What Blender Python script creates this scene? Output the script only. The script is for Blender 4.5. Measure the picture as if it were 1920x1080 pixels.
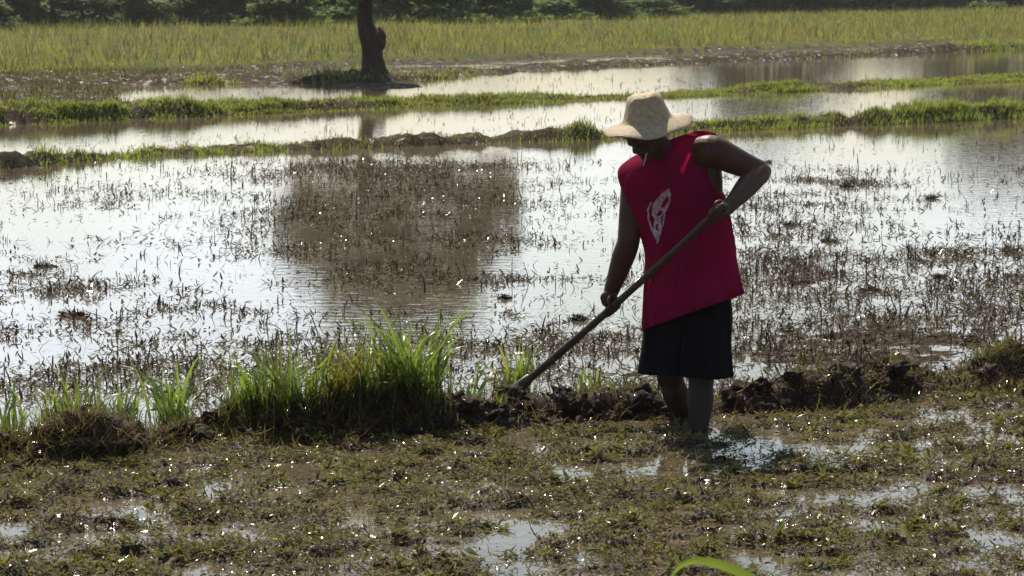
import bpy, bmesh, math, random
import numpy as np
from mathutils import Vector, Matrix, Quaternion
from mathutils.bvhtree import BVHTree

random.seed(7)
RNG = np.random.default_rng(7)
for o in list(bpy.data.objects):
    bpy.data.objects.remove(o)
scene = bpy.context.scene
COL = scene.collection
rad = math.radians

# ------------------------------------------------------------------ camera
CAM_H = 2.04
FPX = 5978.0                      # focal length in pixels of the 1920 px wide photograph
PITCH = math.atan(600.0 / FPX)    # horizon lies 60 px above the top edge
cam_data = bpy.data.cameras.new('camera')
cam_data.sensor_width = 36.0
cam_data.lens = 36.0 * FPX / 1920.0
cam_data.clip_start = 0.1
cam_data.clip_end = 12000
cam_data.dof.use_dof = True
cam_data.dof.focus_distance = 14.2
cam_data.dof.aperture_fstop = 16
cam = bpy.data.objects.new('camera', cam_data)
cam.location = (0, 0, CAM_H)
cam.rotation_euler = (math.pi / 2 - PITCH, 0, 0)
COL.objects.link(cam)
scene.camera = cam

# ------------------------------------------------------------------ sky and sun
SUN_EL, SUN_AZ = 50.0, -16.0      # azimuth clockwise from +Y (the view direction)
sun_vec = Vector((math.sin(rad(SUN_AZ)) * math.cos(rad(SUN_EL)),
                  math.cos(rad(SUN_AZ)) * math.cos(rad(SUN_EL)), math.sin(rad(SUN_EL))))
world = bpy.data.worlds.new('World')
scene.world = world
world.use_nodes = True
wn, wl = world.node_tree.nodes, world.node_tree.links
wn.clear()
w_out = wn.new('ShaderNodeOutputWorld')
w_bg = wn.new('ShaderNodeBackground')
w_bg.inputs['Strength'].default_value = 0.083
w_sky = wn.new('ShaderNodeTexSky')
w_sky.sky_type = 'NISHITA'
w_sky.sun_disc = False
w_sky.sun_elevation = rad(SUN_EL)
w_sky.sun_rotation = rad(SUN_AZ)
w_sky.air_density = 1.3
w_sky.dust_density = 1.0
w_tc = wn.new('ShaderNodeTexCoord')
w_map = wn.new('ShaderNodeMapping')
w_map.inputs['Scale'].default_value = (2.2, 2.2, 7.0)
w_map.inputs['Location'].default_value = (3.1, 0.4, 0.25)
w_noise = wn.new('ShaderNodeTexNoise')
w_noise.inputs['Scale'].default_value = 1.5
w_noise.inputs['Detail'].default_value = 7.0
w_noise.inputs['Roughness'].default_value = 0.55
w_ramp = wn.new('ShaderNodeValToRGB')
w_ramp.color_ramp.elements[0].position = 0.45
w_ramp.color_ramp.elements[0].color = (0, 0, 0, 1)
w_ramp.color_ramp.elements[1].position = 0.70
w_ramp.color_ramp.elements[1].color = (1, 1, 1, 1)
# clouds scatter the light of the sky behind them: white, brighter towards the sun
w_bw = wn.new('ShaderNodeRGBToBW')
w_ma = wn.new('ShaderNodeMath'); w_ma.operation = 'MULTIPLY_ADD'
w_ma.inputs[1].default_value = 1.65
w_ma.inputs[2].default_value = 1.0
w_cloud = wn.new('ShaderNodeCombineXYZ')
wl.new(w_sky.outputs['Color'], w_bw.inputs['Color'])
wl.new(w_bw.outputs['Val'], w_ma.inputs[0])
for i, tint in enumerate((0.89, 0.98, 1.08)):
    w_t = wn.new('ShaderNodeMath'); w_t.operation = 'MULTIPLY'; w_t.inputs[1].default_value = tint
    wl.new(w_ma.outputs[0], w_t.inputs[0])
    wl.new(w_t.outputs[0], w_cloud.inputs[i])
w_mix = wn.new('ShaderNodeMix')
w_mix.data_type = 'RGBA'
wl.new(w_tc.outputs['Generated'], w_map.inputs['Vector'])
wl.new(w_map.outputs['Vector'], w_noise.inputs['Vector'])
wl.new(w_noise.outputs['Fac'], w_ramp.inputs['Fac'])
wl.new(w_ramp.outputs['Color'], w_mix.inputs[0])
wl.new(w_sky.outputs['Color'], w_mix.inputs[6])
wl.new(w_cloud.outputs['Vector'], w_mix.inputs[7])
wl.new(w_mix.outputs[2], w_bg.inputs['Color'])
wl.new(w_bg.outputs['Background'], w_out.inputs['Surface'])

sun_data = bpy.data.lights.new('sun', 'SUN')
sun_data.energy = 5.0
sun_data.angle = rad(0.5)
sun_data.color = (1.0, 0.89, 0.70)
sun = bpy.data.objects.new('sun', sun_data)
sun.rotation_euler = sun_vec.to_track_quat('Z', 'Y').to_euler()
sun.location = (0, 0, 30)
COL.objects.link(sun)

scene.view_settings.view_transform = 'Standard'
scene.view_settings.look = 'None'
scene.view_settings.exposure = 0.5
scene.view_settings.gamma = 1.0
scene.view_settings.use_curve_mapping = False
scene.cycles.filter_width = 1.5
scene.cycles.max_bounces = 8
scene.cycles.transparent_max_bounces = 4
scene.cycles.sample_clamp_indirect = 8.0

HAZE = 0.00022

# ------------------------------------------------------------------ helpers
SP, CP = math.sin(PITCH), math.cos(PITCH)

def at(px, py, Y):
    """point at depth Y (metres in front of the camera) that the photo shows at pixel (px, py)"""
    u, v = (px - 960.0) / FPX, (540.0 - py) / FPX
    ry = CP + v * SP
    rz = -SP + v * CP
    k = Y / ry
    return Vector((u * k, Y, CAM_H + rz * k))

def gnd(px, py, z=0.0):
    """ground point (height z) at pixel"""
    u, v = (px - 960.0) / FPX, (540.0 - py) / FPX
    ry = CP + v * SP
    rz = -SP + v * CP
    k = (z - CAM_H) / rz
    return Vector((u * k, ry * k, z))

def to_px(x, y, z=0.0):
    dz = z - CAM_H
    d = y * CP - dz * SP
    up = y * SP + dz * CP
    return 960 + FPX * x / d, 540 - FPX * up / d

def _hash(ix, iy, seed):
    n = (ix.astype(np.int64) * 374761393 + iy.astype(np.int64) * 668265263 + seed * 974634777) & 0xFFFFFFFF
    n = ((n ^ (n >> 13)) * 1274126177) & 0xFFFFFFFF
    n = n ^ (n >> 16)
    return (n & 0xFFFFFF) / float(0xFFFFFF)

def vnoise(x, y, seed=0):
    x = np.asarray(x, float); y = np.asarray(y, float)
    ix, iy = np.floor(x), np.floor(y)
    fx, fy = x - ix, y - iy
    fx = fx * fx * (3 - 2 * fx); fy = fy * fy * (3 - 2 * fy)
    a = _hash(ix, iy, seed); b = _hash(ix + 1, iy, seed)
    c = _hash(ix, iy + 1, seed); d = _hash(ix + 1, iy + 1, seed)
    return (a + (b - a) * fx) * (1 - fy) + (c + (d - c) * fx) * fy      # 0..1

def fbm(x, y, scale, oct=4, seed=0, gain=0.5):
    s, amp, tot = 0.0, 1.0, 0.0
    for i in range(oct):
        s = s + amp * (vnoise(x * scale + 17.3 * i, y * scale - 9.1 * i, seed + i) - 0.5)
        tot += amp
        amp *= gain; scale *= 2.03
    return s / tot * 2.0                                                 # about -1..1

def sstep(a, b, x):
    t = np.clip((x - a) / (b - a), 0, 1)
    return t * t * (3 - 2 * t)

def mesh_np(name, verts, faces, smooth=False):
    """verts (N,3), faces (M,k) arrays"""
    verts = np.ascontiguousarray(verts, dtype=np.float32)
    faces = np.ascontiguousarray(faces, dtype=np.int32)
    me = bpy.data.meshes.new(name)
    M, k = faces.shape
    me.vertices.add(len(verts)); me.vertices.foreach_set('co', verts.ravel())
    me.loops.add(M * k); me.loops.foreach_set('vertex_index', faces.ravel())
    me.polygons.add(M)
    me.polygons.foreach_set('loop_start', np.arange(0, M * k, k, dtype=np.int32))
    me.polygons.foreach_set('loop_total', np.full(M, k, dtype=np.int32))
    if smooth:
        me.polygons.foreach_set('use_smooth', np.ones(M, dtype=bool))
    me.update(calc_edges=True)
    me.validate()
    return me

def add(name, me, mat=None, parent=None, label=None, cat=None, group=None, kind=None, loc=None):
    o = bpy.data.objects.new(name, me)
    COL.objects.link(o)
    if mat is not None and me is not None:
        if not me.materials:
            me.materials.append(mat)
    if parent is not None:
        o.parent = parent
    if loc is not None:
        o.location = loc
    for k, v in (('label', label), ('category', cat), ('group', group), ('kind', kind)):
        if v:
            o[k] = v
    return o

def empty(name, loc, label, cat, group=None):
    o = bpy.data.objects.new(name, None)
    o.empty_display_size = 0.1
    o.location = loc
    COL.objects.link(o)
    o['label'] = label; o['category'] = cat
    if group:
        o['group'] = group
    return o

def blades(base, az, L, W, tilt, bend, k=3, roll=None, tip=0.08, bulge=0.0):
    """many strips at once: arrays of length N; returns verts, quads"""
    base = np.asarray(base, float); N = len(base)
    az, L, W, tilt, bend = [np.broadcast_to(np.asarray(a, float), (N,)) for a in (az, L, W, tilt, bend)]
    roll = np.zeros(N) if roll is None else np.broadcast_to(np.asarray(roll, float), (N,))
    s = np.linspace(0, 1, k + 1)
    dx, dy = np.cos(az), np.sin(az)
    V = np.zeros((N, k + 1, 2, 3))
    p = base.copy()
    for i in range(k + 1):
        th = tilt + bend * s[i]
        if i > 0:
            thm = tilt + bend * (s[i] + s[i - 1]) / 2
            ds = L / k
            p = p + np.stack([dx * np.sin(thm) * ds, dy * np.sin(thm) * ds, np.cos(thm) * ds], 1)
        w = W * 0.5 * ((1 - s[i]) ** 0.7 * (1 - tip) + tip) * (1 + bulge * math.sin(math.pi * s[i]))
        side = np.stack([-dy, dx, np.zeros(N)], 1)
        nrm = np.stack([-dx * np.cos(th), -dy * np.cos(th), np.sin(th)], 1)
        sv = side * np.cos(roll)[:, None] + nrm * np.sin(roll)[:, None]
        V[:, i, 0] = p - sv * w[:, None]
        V[:, i, 1] = p + sv * w[:, None]
    verts = V.reshape(-1, 3)
    b = (np.arange(N) * (k + 1) * 2)[:, None]
    q = []
    for i in range(k):
        q.append(np.concatenate([b + 2 * i, b + 2 * i + 1, b + 2 * i + 3, b + 2 * i + 2], 1))
    return verts, np.concatenate(q, 0)

def merge(parts):
    vs, fs, n = [], [], 0
    for v, f in parts:
        vs.append(v); fs.append(f + n); n += len(v)
    return np.concatenate(vs), np.concatenate(fs)

def tube(pts, radii, seg=10, cap=True):
    """lofted tube along pts; returns verts, quads (np)"""
    pts = [Vector(p) for p in pts]
    n = len(pts)
    V = []
    up = Vector((0.13, 0.21, 0.97))
    for i, p in enumerate(pts):
        t = (pts[min(i + 1, n - 1)] - pts[max(i - 1, 0)]).normalized()
        a = t.cross(up)
        if a.length < 1e-3:
            a = t.cross(Vector((1, 0, 0)))
        a.normalize(); b = t.cross(a)
        r = radii[i]
        ra, rb = (r if isinstance(r, tuple) else (r, r))
        for j in range(seg):
            th = 2 * math.pi * j / seg
            V.append(p + a * (ra * math.cos(th)) + b * (rb * math.sin(th)))
    F = []
    for i in range(n - 1):
        for j in range(seg):
            j2 = (j + 1) % seg
            F.append((i * seg + j, i * seg + j2, (i + 1) * seg + j2, (i + 1) * seg + j))
    if cap:
        c0, c1 = len(V), len(V) + 1
        V.append(pts[0]); V.append(pts[-1])
        for j in range(seg):
            j2 = (j + 1) % seg
            F.append((c0, j2, j, j)); F.append((c1, (n - 1) * seg + j, (n - 1) * seg + j2, (n - 1) * seg + j2))
    return np.array([tuple(v) for v in V]), F

def spline(pts, n):
    """Catmull-Rom through control points (lists of floats)"""
    P = np.array([list(p) for p in pts], float)
    P = np.vstack([2 * P[0] - P[1], P, 2 * P[-1] - P[-2]])
    m = len(P) - 3
    out = []
    for t in np.linspace(0, m - 1e-9, n):
        i = int(t); f = t - i
        p0, p1, p2, p3 = P[i], P[i + 1], P[i + 2], P[i + 3]
        out.append(0.5 * (2 * p1 + (p2 - p0) * f + (2 * p0 - 5 * p1 + 4 * p2 - p3) * f * f + (3 * p1 - p0 - 3 * p2 + p3) * f ** 3))
    return np.array(out)

def mesh_list(name, V, F, smooth=True):
    me = bpy.data.meshes.new(name)
    F2 = []
    for f in F:
        g = []
        for i in f:
            if i not in g:
                g.append(int(i))
        if len(g) > 2:
            F2.append(g)
    me.from_pydata([tuple(map(float, v)) for v in V], [], F2)
    me.update()
    if smooth:
        me.polygons.foreach_set('use_smooth', np.ones(len(me.polygons), dtype=bool))
    return me

# ------------------------------------------------------------------ materials
def mat_new(name):
    m = bpy.data.materials.new(name)
    m.use_nodes = True
    nt = m.node_tree
    b = nt.nodes['Principled BSDF']
    return m, nt, b

def ramp(nt, fac, stops):
    r = nt.nodes.new('ShaderNodeValToRGB')
    e = r.color_ramp.elements
    while len(e) < len(stops):
        e.new(0.5)
    for el, (p, c) in zip(e, stops):
        el.position = p; el.color = (*c, 1)
    nt.links.new(fac, r.inputs['Fac'])
    return r.outputs['Color']

def noise_node(nt, scale, detail=4, rough=0.55, vec=None, dist=0.0):
    n = nt.nodes.new('ShaderNodeTexNoise')
    n.inputs['Scale'].default_value = scale
    n.inputs['Detail'].default_value = detail
    n.inputs['Roughness'].default_value = rough
    n.inputs['Distortion'].default_value = dist
    if vec is None:
        g = nt.nodes.new('ShaderNodeNewGeometry')
        vec = g.outputs['Position']
    nt.links.new(vec, n.inputs['Vector'])
    return n.outputs['Fac']

def bump(nt, b, height, strength, dist):
    bp = nt.nodes.new('ShaderNodeBump')
    bp.inputs['Strength'].default_value = strength
    bp.inputs['Distance'].default_value = dist
    nt.links.new(height, bp.inputs['Height'])
    nt.links.new(bp.outputs['Normal'], b.inputs['Normal'])

def rough_ramp(nt, b, fac, lo, hi):
    mr = nt.nodes.new('ShaderNodeMapRange')
    mr.inputs['From Min'].default_value = 0.3; mr.inputs['From Max'].default_value = 0.7
    mr.inputs['To Min'].default_value = lo; mr.inputs['To Max'].default_value = hi
    nt.links.new(fac, mr.inputs['Value'])
    nt.links.new(mr.outputs['Result'], b.inputs['Roughness'])

def mat_earth(name, stops, scale, r_lo, r_hi, bscale, bstr, bdist, wet_at=0.58, s_lo=0.12):
    m, nt, b = mat_new(name)
    n = noise_node(nt, scale, 6, 0.6)
    nt.links.new(ramp(nt, n, stops), b.inputs['Base Color'])
    wet = nt.nodes.new('ShaderNodeMapRange')
    wet.inputs['From Min'].default_value = wet_at; wet.inputs['From Max'].default_value = wet_at + 0.06
    nt.links.new(noise_node(nt, bscale * 0.45, 3, 0.6), wet.inputs['Value'])
    for sock, lo, hi in (('Roughness', r_hi, r_lo), ('Specular IOR Level', s_lo, 0.6)):
        mr = nt.nodes.new('ShaderNodeMapRange')
        mr.inputs['To Min'].default_value = lo; mr.inputs['To Max'].default_value = hi
        nt.links.new(wet.outputs['Result'], mr.inputs['Value'])
        nt.links.new(mr.outputs['Result'], b.inputs[sock])
    bump(nt, b, noise_node(nt, bscale, 5, 0.65), bstr, bdist)
    return m

def mat_leaf(name, stops, rough=0.35, trans=0.4, pos_scale=None, pos_stops=None, spec=0.5, wet=0.0):
    m, nt, b = mat_new(name)
    g = nt.nodes.new('ShaderNodeNewGeometry')
    c = ramp(nt, g.outputs['Random Per Island'], stops)
    if pos_stops:
        pc = ramp(nt, noise_node(nt, pos_scale, 3), pos_stops)
        mx = nt.nodes.new('ShaderNodeMix'); mx.data_type = 'RGBA'
        mx.inputs[0].default_value = 0.72
        nt.links.new(c, mx.inputs[6]); nt.links.new(pc, mx.inputs[7])
        c = mx.outputs[2]
    nt.links.new(c, b.inputs['Base Color'])
    if wet > 0:
        bump(nt, b, noise_node(nt, 260.0, 2, 0.6), 0.5, 0.002)
        mu = nt.nodes.new('ShaderNodeMath'); mu.operation = 'MULTIPLY'; mu.inputs[1].default_value = 57.31
        fr = nt.nodes.new('ShaderNodeMath'); fr.operation = 'FRACT'
        lt = nt.nodes.new('ShaderNodeMath'); lt.operation = 'LESS_THAN'; lt.inputs[1].default_value = wet
        nt.links.new(g.outputs['Random Per Island'], mu.inputs[0]); nt.links.new(mu.outputs[0], fr.inputs[0]); nt.links.new(fr.outputs[0], lt.inputs[0])
        for sock, lo, hi in (('Roughness', 0.7, 0.16), ('Specular IOR Level', 0.12, 0.7)):
            mr = nt.nodes.new('ShaderNodeMapRange')
            mr.inputs['To Min'].default_value = lo; mr.inputs['To Max'].default_value = hi
            nt.links.new(lt.outputs[0], mr.inputs['Value']); nt.links.new(mr.outputs['Result'], b.inputs[sock])
    else:
        b.inputs['Roughness'].default_value = rough
        b.inputs['Specular IOR Level'].default_value = spec
    t = nt.nodes.new('ShaderNodeBsdfTranslucent')
    nt.links.new(c, t.inputs['Color'])
    mix = nt.nodes.new('ShaderNodeMixShader')
    mix.inputs[0].default_value = trans
    out = nt.nodes['Material Output']
    nt.links.new(b.outputs[0], mix.inputs[1]); nt.links.new(t.outputs[0], mix.inputs[2])
    nt.links.new(mix.outputs[0], out.inputs['Surface'])
    return m

M = {}
M['mud'] = mat_earth('wet_mud', [(0.3, (0.020, 0.010, 0.007)), (0.55, (0.044, 0.026, 0.018)), (0.75, (0.080, 0.052, 0.036))], 9.0, 0.14, 0.7, 60.0, 1.0, 0.014, 0.52)
M['ridge_mud'] = mat_earth('turned_mud', [(0.3, (0.016, 0.009, 0.007)), (0.55, (0.034, 0.020, 0.014)), (0.75, (0.060, 0.038, 0.026))], 9.0, 0.14, 0.75, 60.0, 1.0, 0.02, 0.59)
M['mud_far'] = mat_earth('wet_mud_far', [(0.3, (0.022, 0.014, 0.009)), (0.55, (0.048, 0.032, 0.020)), (0.75, (0.085, 0.060, 0.038))], 2.2, 0.25, 0.9, 13.0, 1.0, 0.06, 0.58, 0.06)
M['bund'] = mat_earth('bund_earth', [(0.3, (0.022, 0.015, 0.009)), (0.5, (0.045, 0.034, 0.020)), (0.72, (0.070, 0.070, 0.028))], 4.0, 0.25, 0.9, 14.0, 1.0, 0.05, 0.64, 0.08)
M['meadow'] = mat_earth('meadow_soil', [(0.3, (0.045, 0.05, 0.018)), (0.6, (0.085, 0.09, 0.03)), (0.8, (0.12, 0.10, 0.045))], 0.5, 0.7, 0.95, 4.0, 0.6, 0.1, 0.95, 0.05)

m, nt, b = mat_new('paddy_water')
nt.links.new(ramp(nt, noise_node(nt, 0.8, 5), [(0.3, (0.075, 0.058, 0.040)), (0.7, (0.125, 0.100, 0.070))]), b.inputs['Base Color'])
b.inputs['Roughness'].default_value = 0.03
b.inputs['IOR'].default_value = 1.33
geo = nt.nodes.new('ShaderNodeNewGeometry')
mp = nt.nodes.new('ShaderNodeMapping')
mp.inputs['Scale'].default_value = (1.0, 1.6, 1.0)
nt.links.new(geo.outputs['Position'], mp.inputs['Vector'])
bump(nt, b, noise_node(nt, 6.0, 3, 0.5, mp.outputs['Vector']), 0.075, 0.02)
M['water'] = m

M['weed'] = mat_leaf('sodden_weed', [(0.0, (0.016, 0.009, 0.006)), (0.25, (0.055, 0.032, 0.016)), (0.45, (0.120, 0.085, 0.028)), (0.62, (0.140, 0.130, 0.024)), (0.85, (0.150, 0.155, 0.026)), (1.0, (0.24, 0.19, 0.08))], 0.42, 0.35, wet=0.05)
M['weed_dark'] = mat_leaf('rotted_weed_backlit', [(0.0, (0.016, 0.010, 0.006)), (0.4, (0.040, 0.026, 0.013)), (0.75, (0.066, 0.046, 0.018)), (1.0, (0.085, 0.080, 0.020))], 0.42, 0.25, wet=0.03)  # darker copy of the weed tones: backlit shade put into the colour
M['glint_flake'] = mat_leaf('wet_leaflet', [(0.0, (0.06, 0.045, 0.025)), (0.6, (0.10, 0.10, 0.03)), (1.0, (0.13, 0.14, 0.04))], 0.2, 0.3, spec=0.8)  # gloss for the flakes added as sun sparkles
M['stubble'] = mat_leaf('stubble', [(0.0, (0.020, 0.014, 0.009)), (0.6, (0.045, 0.033, 0.020)), (1.0, (0.05, 0.055, 0.02))], 0.35, 0.15, wet=0.12)
M['greens'] = mat_leaf('young_weed', [(0.0, (0.085, 0.095, 0.014)), (0.6, (0.145, 0.15, 0.022)), (1.0, (0.20, 0.19, 0.035))], 0.3, 0.45, wet=0.08)
M['grass'] = mat_leaf('grass_blade', [(0.0, (0.09, 0.15, 0.018)), (0.5, (0.15, 0.22, 0.03)), (0.85, (0.20, 0.25, 0.04)), (1.0, (0.26, 0.23, 0.07))], 0.3, 0.6)
M['grass_y'] = mat_leaf('grass_blade_yellow', [(0.0, (0.15, 0.16, 0.022)), (0.6, (0.22, 0.21, 0.03)), (1.0, (0.24, 0.18, 0.05))], 0.35, 0.6)
M['thatch'] = mat_leaf('dead_thatch', [(0.0, (0.018, 0.012, 0.008)), (0.6, (0.035, 0.024, 0.014)), (1.0, (0.085, 0.055, 0.028))], 0.6, 0.2, wet=0.06)
M['bund_grass'] = mat_leaf('bund_grass', [(0.0, (0.15, 0.19, 0.025)), (0.6, (0.22, 0.28, 0.04)), (1.0, (0.30, 0.30, 0.06))], 0.5, 0.6, 0.35, [(0.3, (0.14, 0.15, 0.035)), (0.7, (0.24, 0.30, 0.04))])
M['meadow_grass'] = mat_leaf('meadow_grass', [(0.0, (0.12, 0.14, 0.034)), (0.5, (0.21, 0.22, 0.045)), (1.0, (0.32, 0.28, 0.11))], 0.7, 0.6, 0.42, [(0.36, (0.085, 0.14, 0.028)), (0.46, (0.16, 0.20, 0.034)), (0.54, (0.28, 0.26, 0.048)), (0.64, (0.19, 0.135, 0.075))], 0.1)
M['dry_stalk'] = mat_leaf('dry_stalk', [(0.0, (0.05, 0.045, 0.02)), (0.6, (0.10, 0.075, 0.035)), (1.0, (0.17, 0.14, 0.05))], 0.8, 0.3, spec=.1)
M['bank_growth'] = mat_leaf('bank_growth', [(0.0, (0.05, 0.05, 0.02)), (0.6, (0.11, 0.12, 0.028)), (1.0, (0.16, 0.18, 0.035))], 0.7, 0.45, spec=.15)
M['foliage'] = mat_leaf('foliage', [(0.0, (0.055, 0.080, 0.030)), (0.6, (0.090, 0.125, 0.045)), (1.0, (0.13, 0.16, 0.060))], 0.7, 0.45, spec=.12)
M['foliage_light'] = mat_leaf('foliage_light', [(0.0, (0.08, 0.13, 0.03)), (0.6, (0.12, 0.18, 0.045)), (1.0, (0.16, 0.21, 0.06))], 0.7, 0.5, spec=0.12)
M['bark'] = mat_earth('bark', [(0.3, (0.035, 0.022, 0.017)), (0.6, (0.07, 0.045, 0.035)), (0.8, (0.10, 0.07, 0.055))], 6.0, 0.7, 0.95, 18.0, 1.0, 0.04)
M['rock'] = mat_earth('pale_rock', [(0.3, (0.22, 0.21, 0.20)), (0.7, (0.36, 0.34, 0.32))], 6.0, 0.5, 0.8, 14.0, 0.7, 0.03)

def plain(name, col, col2, rough, scale=30.0, bstr=0.2, bdist=0.003, spec=0.5):
    m, nt, b = mat_new(name)
    nt.links.new(ramp(nt, noise_node(nt, scale, 4), [(0.3, col), (0.7, col2)]), b.inputs['Base Color'])
    b.inputs['Roughness'].default_value = rough
    b.inputs['Specular IOR Level'].default_value = spec
    bump(nt, b, noise_node(nt, scale * 4, 3), bstr, bdist)
    return m
M['skin'] = plain('skin', (0.044, 0.019, 0.012), (0.070, 0.032, 0.021), 0.52, 14.0, 0.3, 0.003, 0.22)
m = M['skin']; nt = m.node_tree; b = nt.nodes['Principled BSDF']
src = b.inputs['Base Color'].links[0].from_socket
g_ = nt.nodes.new('ShaderNodeNewGeometry'); sx_ = nt.nodes.new('ShaderNodeSeparateXYZ')
nt.links.new(g_.outputs['Position'], sx_.inputs[0])
ad_ = nt.nodes.new('ShaderNodeMath'); ad_.operation = 'MULTIPLY_ADD'; ad_.inputs[1].default_value = 0.25
nt.links.new(noise_node(nt, 18.0, 4), ad_.inputs[0]); nt.links.new(sx_.outputs['Z'], ad_.inputs[2])
mr_ = nt.nodes.new('ShaderNodeMapRange')
mr_.inputs['From Min'].default_value = 0.36; mr_.inputs['From Max'].default_value = 0.42
mr_.inputs['To Min'].default_value = 1.0; mr_.inputs['To Max'].default_value = 0.0
nt.links.new(ad_.outputs[0], mr_.inputs['Value'])
mx_ = nt.nodes.new('ShaderNodeMix'); mx_.data_type = 'RGBA'
nt.links.new(mr_.outputs['Result'], mx_.inputs[0]); nt.links.new(src, mx_.inputs[6])
mx_.inputs[7].default_value = (0.022, 0.012, 0.009, 1)        # darker brown from the shins down, ragged upper edge
nt.links.new(mx_.outputs[2], b.inputs['Base Color'])
M['hair'] = plain('hair', (0.008, 0.007, 0.006), (0.02, 0.017, 0.015), 0.5, 60.0)
M['shirt'] = plain('shirt_cloth', (0.17, 0.002, 0.036), (0.26, 0.004, 0.056), 0.9, 7.0, 0.4, 0.002, 0.06)
m = M['shirt']; nt = m.node_tree; b = nt.nodes['Principled BSDF']
tr = nt.nodes.new('ShaderNodeBsdfTranslucent'); tr.inputs['Color'].default_value = (0.55, 0.012, 0.11, 1)
mix = nt.nodes.new('ShaderNodeMixShader'); mix.inputs[0].default_value = 0.28
nt.links.new(b.outputs[0], mix.inputs[1]); nt.links.new(tr.outputs[0], mix.inputs[2])
nt.links.new(mix.outputs[0], nt.nodes['Material Output'].inputs['Surface'])
M['shorts'] = plain('shorts_cloth', (0.0035, 0.0035, 0.005), (0.006, 0.006, 0.009), 0.9, 9.0, 0.3, 0.002, 0.05)
M['print'] = plain('shirt_print', (0.22, 0.11, 0.15), (0.48, 0.36, 0.40), 0.7, 55.0)
M['wood'] = plain('hoe_wood', (0.035, 0.023, 0.017), (0.075, 0.052, 0.037), 0.6, 40.0, 0.4, 0.004, 0.2)
M['iron'] = plain('hoe_iron', (0.02, 0.016, 0.014), (0.05, 0.038, 0.03), 0.45, 25.0, 0.4, 0.003)
M['string'] = plain('pale_string', (0.34, 0.29, 0.27), (0.46, 0.41, 0.38), 0.8, 90.0, spec=0.1)
M['eye'] = plain('eye', (0.05, 0.04, 0.035), (0.09, 0.075, 0.07), 0.4, 90.0, spec=0.2)

m, nt, b = mat_new('straw')
tc = nt.nodes.new('ShaderNodeTexCoord')
wv = nt.nodes.new('ShaderNodeTexWave'); wv.wave_type = 'RINGS'; wv.rings_direction = 'Z'
wv.inputs['Scale'].default_value = 42.0; wv.inputs['Distortion'].default_value = 1.2; wv.inputs['Detail'].default_value = 3.0
nt.links.new(tc.outputs['Object'], wv.inputs['Vector'])
nt.links.new(ramp(nt, noise_node(nt, 45.0, 5), [(0.3, (0.25, 0.18, 0.105)), (0.7, (0.42, 0.32, 0.20))]), b.inputs['Base Color'])
b.inputs['Roughness'].default_value = 0.65
bump(nt, b, wv.outputs['Fac'], 0.5, 0.003)
tr = nt.nodes.new('ShaderNodeBsdfTranslucent'); tr.inputs['Color'].default_value = (0.5, 0.36, 0.2, 1)
mix = nt.nodes.new('ShaderNodeMixShader'); mix.inputs[0].default_value = 0.05
nt.links.new(b.outputs[0], mix.inputs[1]); nt.links.new(tr.outputs[0], mix.inputs[2])
nt.links.new(mix.outputs[0], nt.nodes['Material Output'].inputs['Surface'])
M['straw'] = m

# ------------------------------------------------------------------ terrain
def line(pxs):
    P = [gnd(*p) for p in pxs]
    xs = [p.x for p in P]; ys = [p.y for p in P]
    s0 = (ys[1] - ys[0]) / (xs[1] - xs[0]); s0 = (ys[-1] - ys[0]) / (xs[-1] - xs[0])
    xs = [xs[0] - 60] + xs + [xs[-1] + 60]
    ys = [ys[0] - 60 * s0] + ys + [ys[-1] + 60 * s0]
    a = math.atan(s0)
    return np.array(xs), np.array(ys), math.cos(a)

L_near = line([(0, 872), (120, 868), (250, 855), (400, 826), (560, 832), (700, 828), (850, 812), (1000, 798), (1200, 786), (1400, 780), (1600, 766), (1750, 735), (1850, 730), (1920, 712)])
L_b1 = line([(0, 318), (150, 304), (300, 293), (600, 282), (900, 270), (1100, 263), (1300, 249), (1500, 241), (1700, 232), (1920, 222)])
L_b2 = line([(0, 236), (300, 222), (500, 213), (700, 205), (1000, 192), (1150, 187), (1300, 181), (1600, 167), (1920, 152)])
L_b3 = line([(0, 162), (400, 158), (700, 157), (800, 150), (1000, 133), (1400, 115), (1830, 97), (1920, 93)])
L_m = line([(0, 143), (500, 127), (960, 111), (1400, 93), (1800, 81), (1920, 76)])

def ldist(L, x, y):
    return (y - np.interp(x, L[0], L[1])) * L[2]

def prof(L, pxs_vals):
    """height profile along a line, given at pixel x"""
    xs, vs = [], []
    for px, v in pxs_vals:
        # find where the line crosses that pixel column
        t = np.linspace(L[0][0], L[0][-1], 4000)
        yy = np.interp(t, L[0], L[1])
        ok = yy > 5
        p = to_px(t[ok], yy[ok])[0]
        xs.append(np.interp(px, p, t[ok])); vs.append(v)
    return np.array(xs), np.array(vs)

H_near = prof(L_near, [(-700, .10), (-100, .10), (40, .11), (75, .17), (150, .21), (215, .17), (260, .08), (330, .05), (400, .07), (440, .12), (560, .16), (700, .15), (820, .16), (880, .10), (1000, .11), (1200, .10), (1270, .04), (1370, .05), (1400, .10), (1500, .14), (1620, .145), (1720, .12), (1770, .02), (1800, .06), (1850, .12), (1920, .17), (2300, .12)])
H_b1 = prof(L_b1, [(-300, .10), (0, .10), (110, .07), (220, .03), (300, .05), (480, .04), (560, .04), (620, .07), (760, .12), (880, .10), (920, .03), (960, .08), (1040, .10), (1130, .09), (1330, .10), (1570, .11), (1600, .05), (1640, .12), (1920, .16), (2300, .15)])
H_b2 = prof(L_b2, [(-300, .12), (0, .12), (400, .11), (700, .07), (1050, .04), (1150, .0), (1260, .01), (1500, .04), (1920, .03), (2300, .05)])
H_b3 = prof(L_b3, [(-300, .02), (0, .02), (400, .06), (700, .08), (740, .05), (1000, .02), (1400, .06), (1830, .14), (1920, .1), (2300, .1)])

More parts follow.
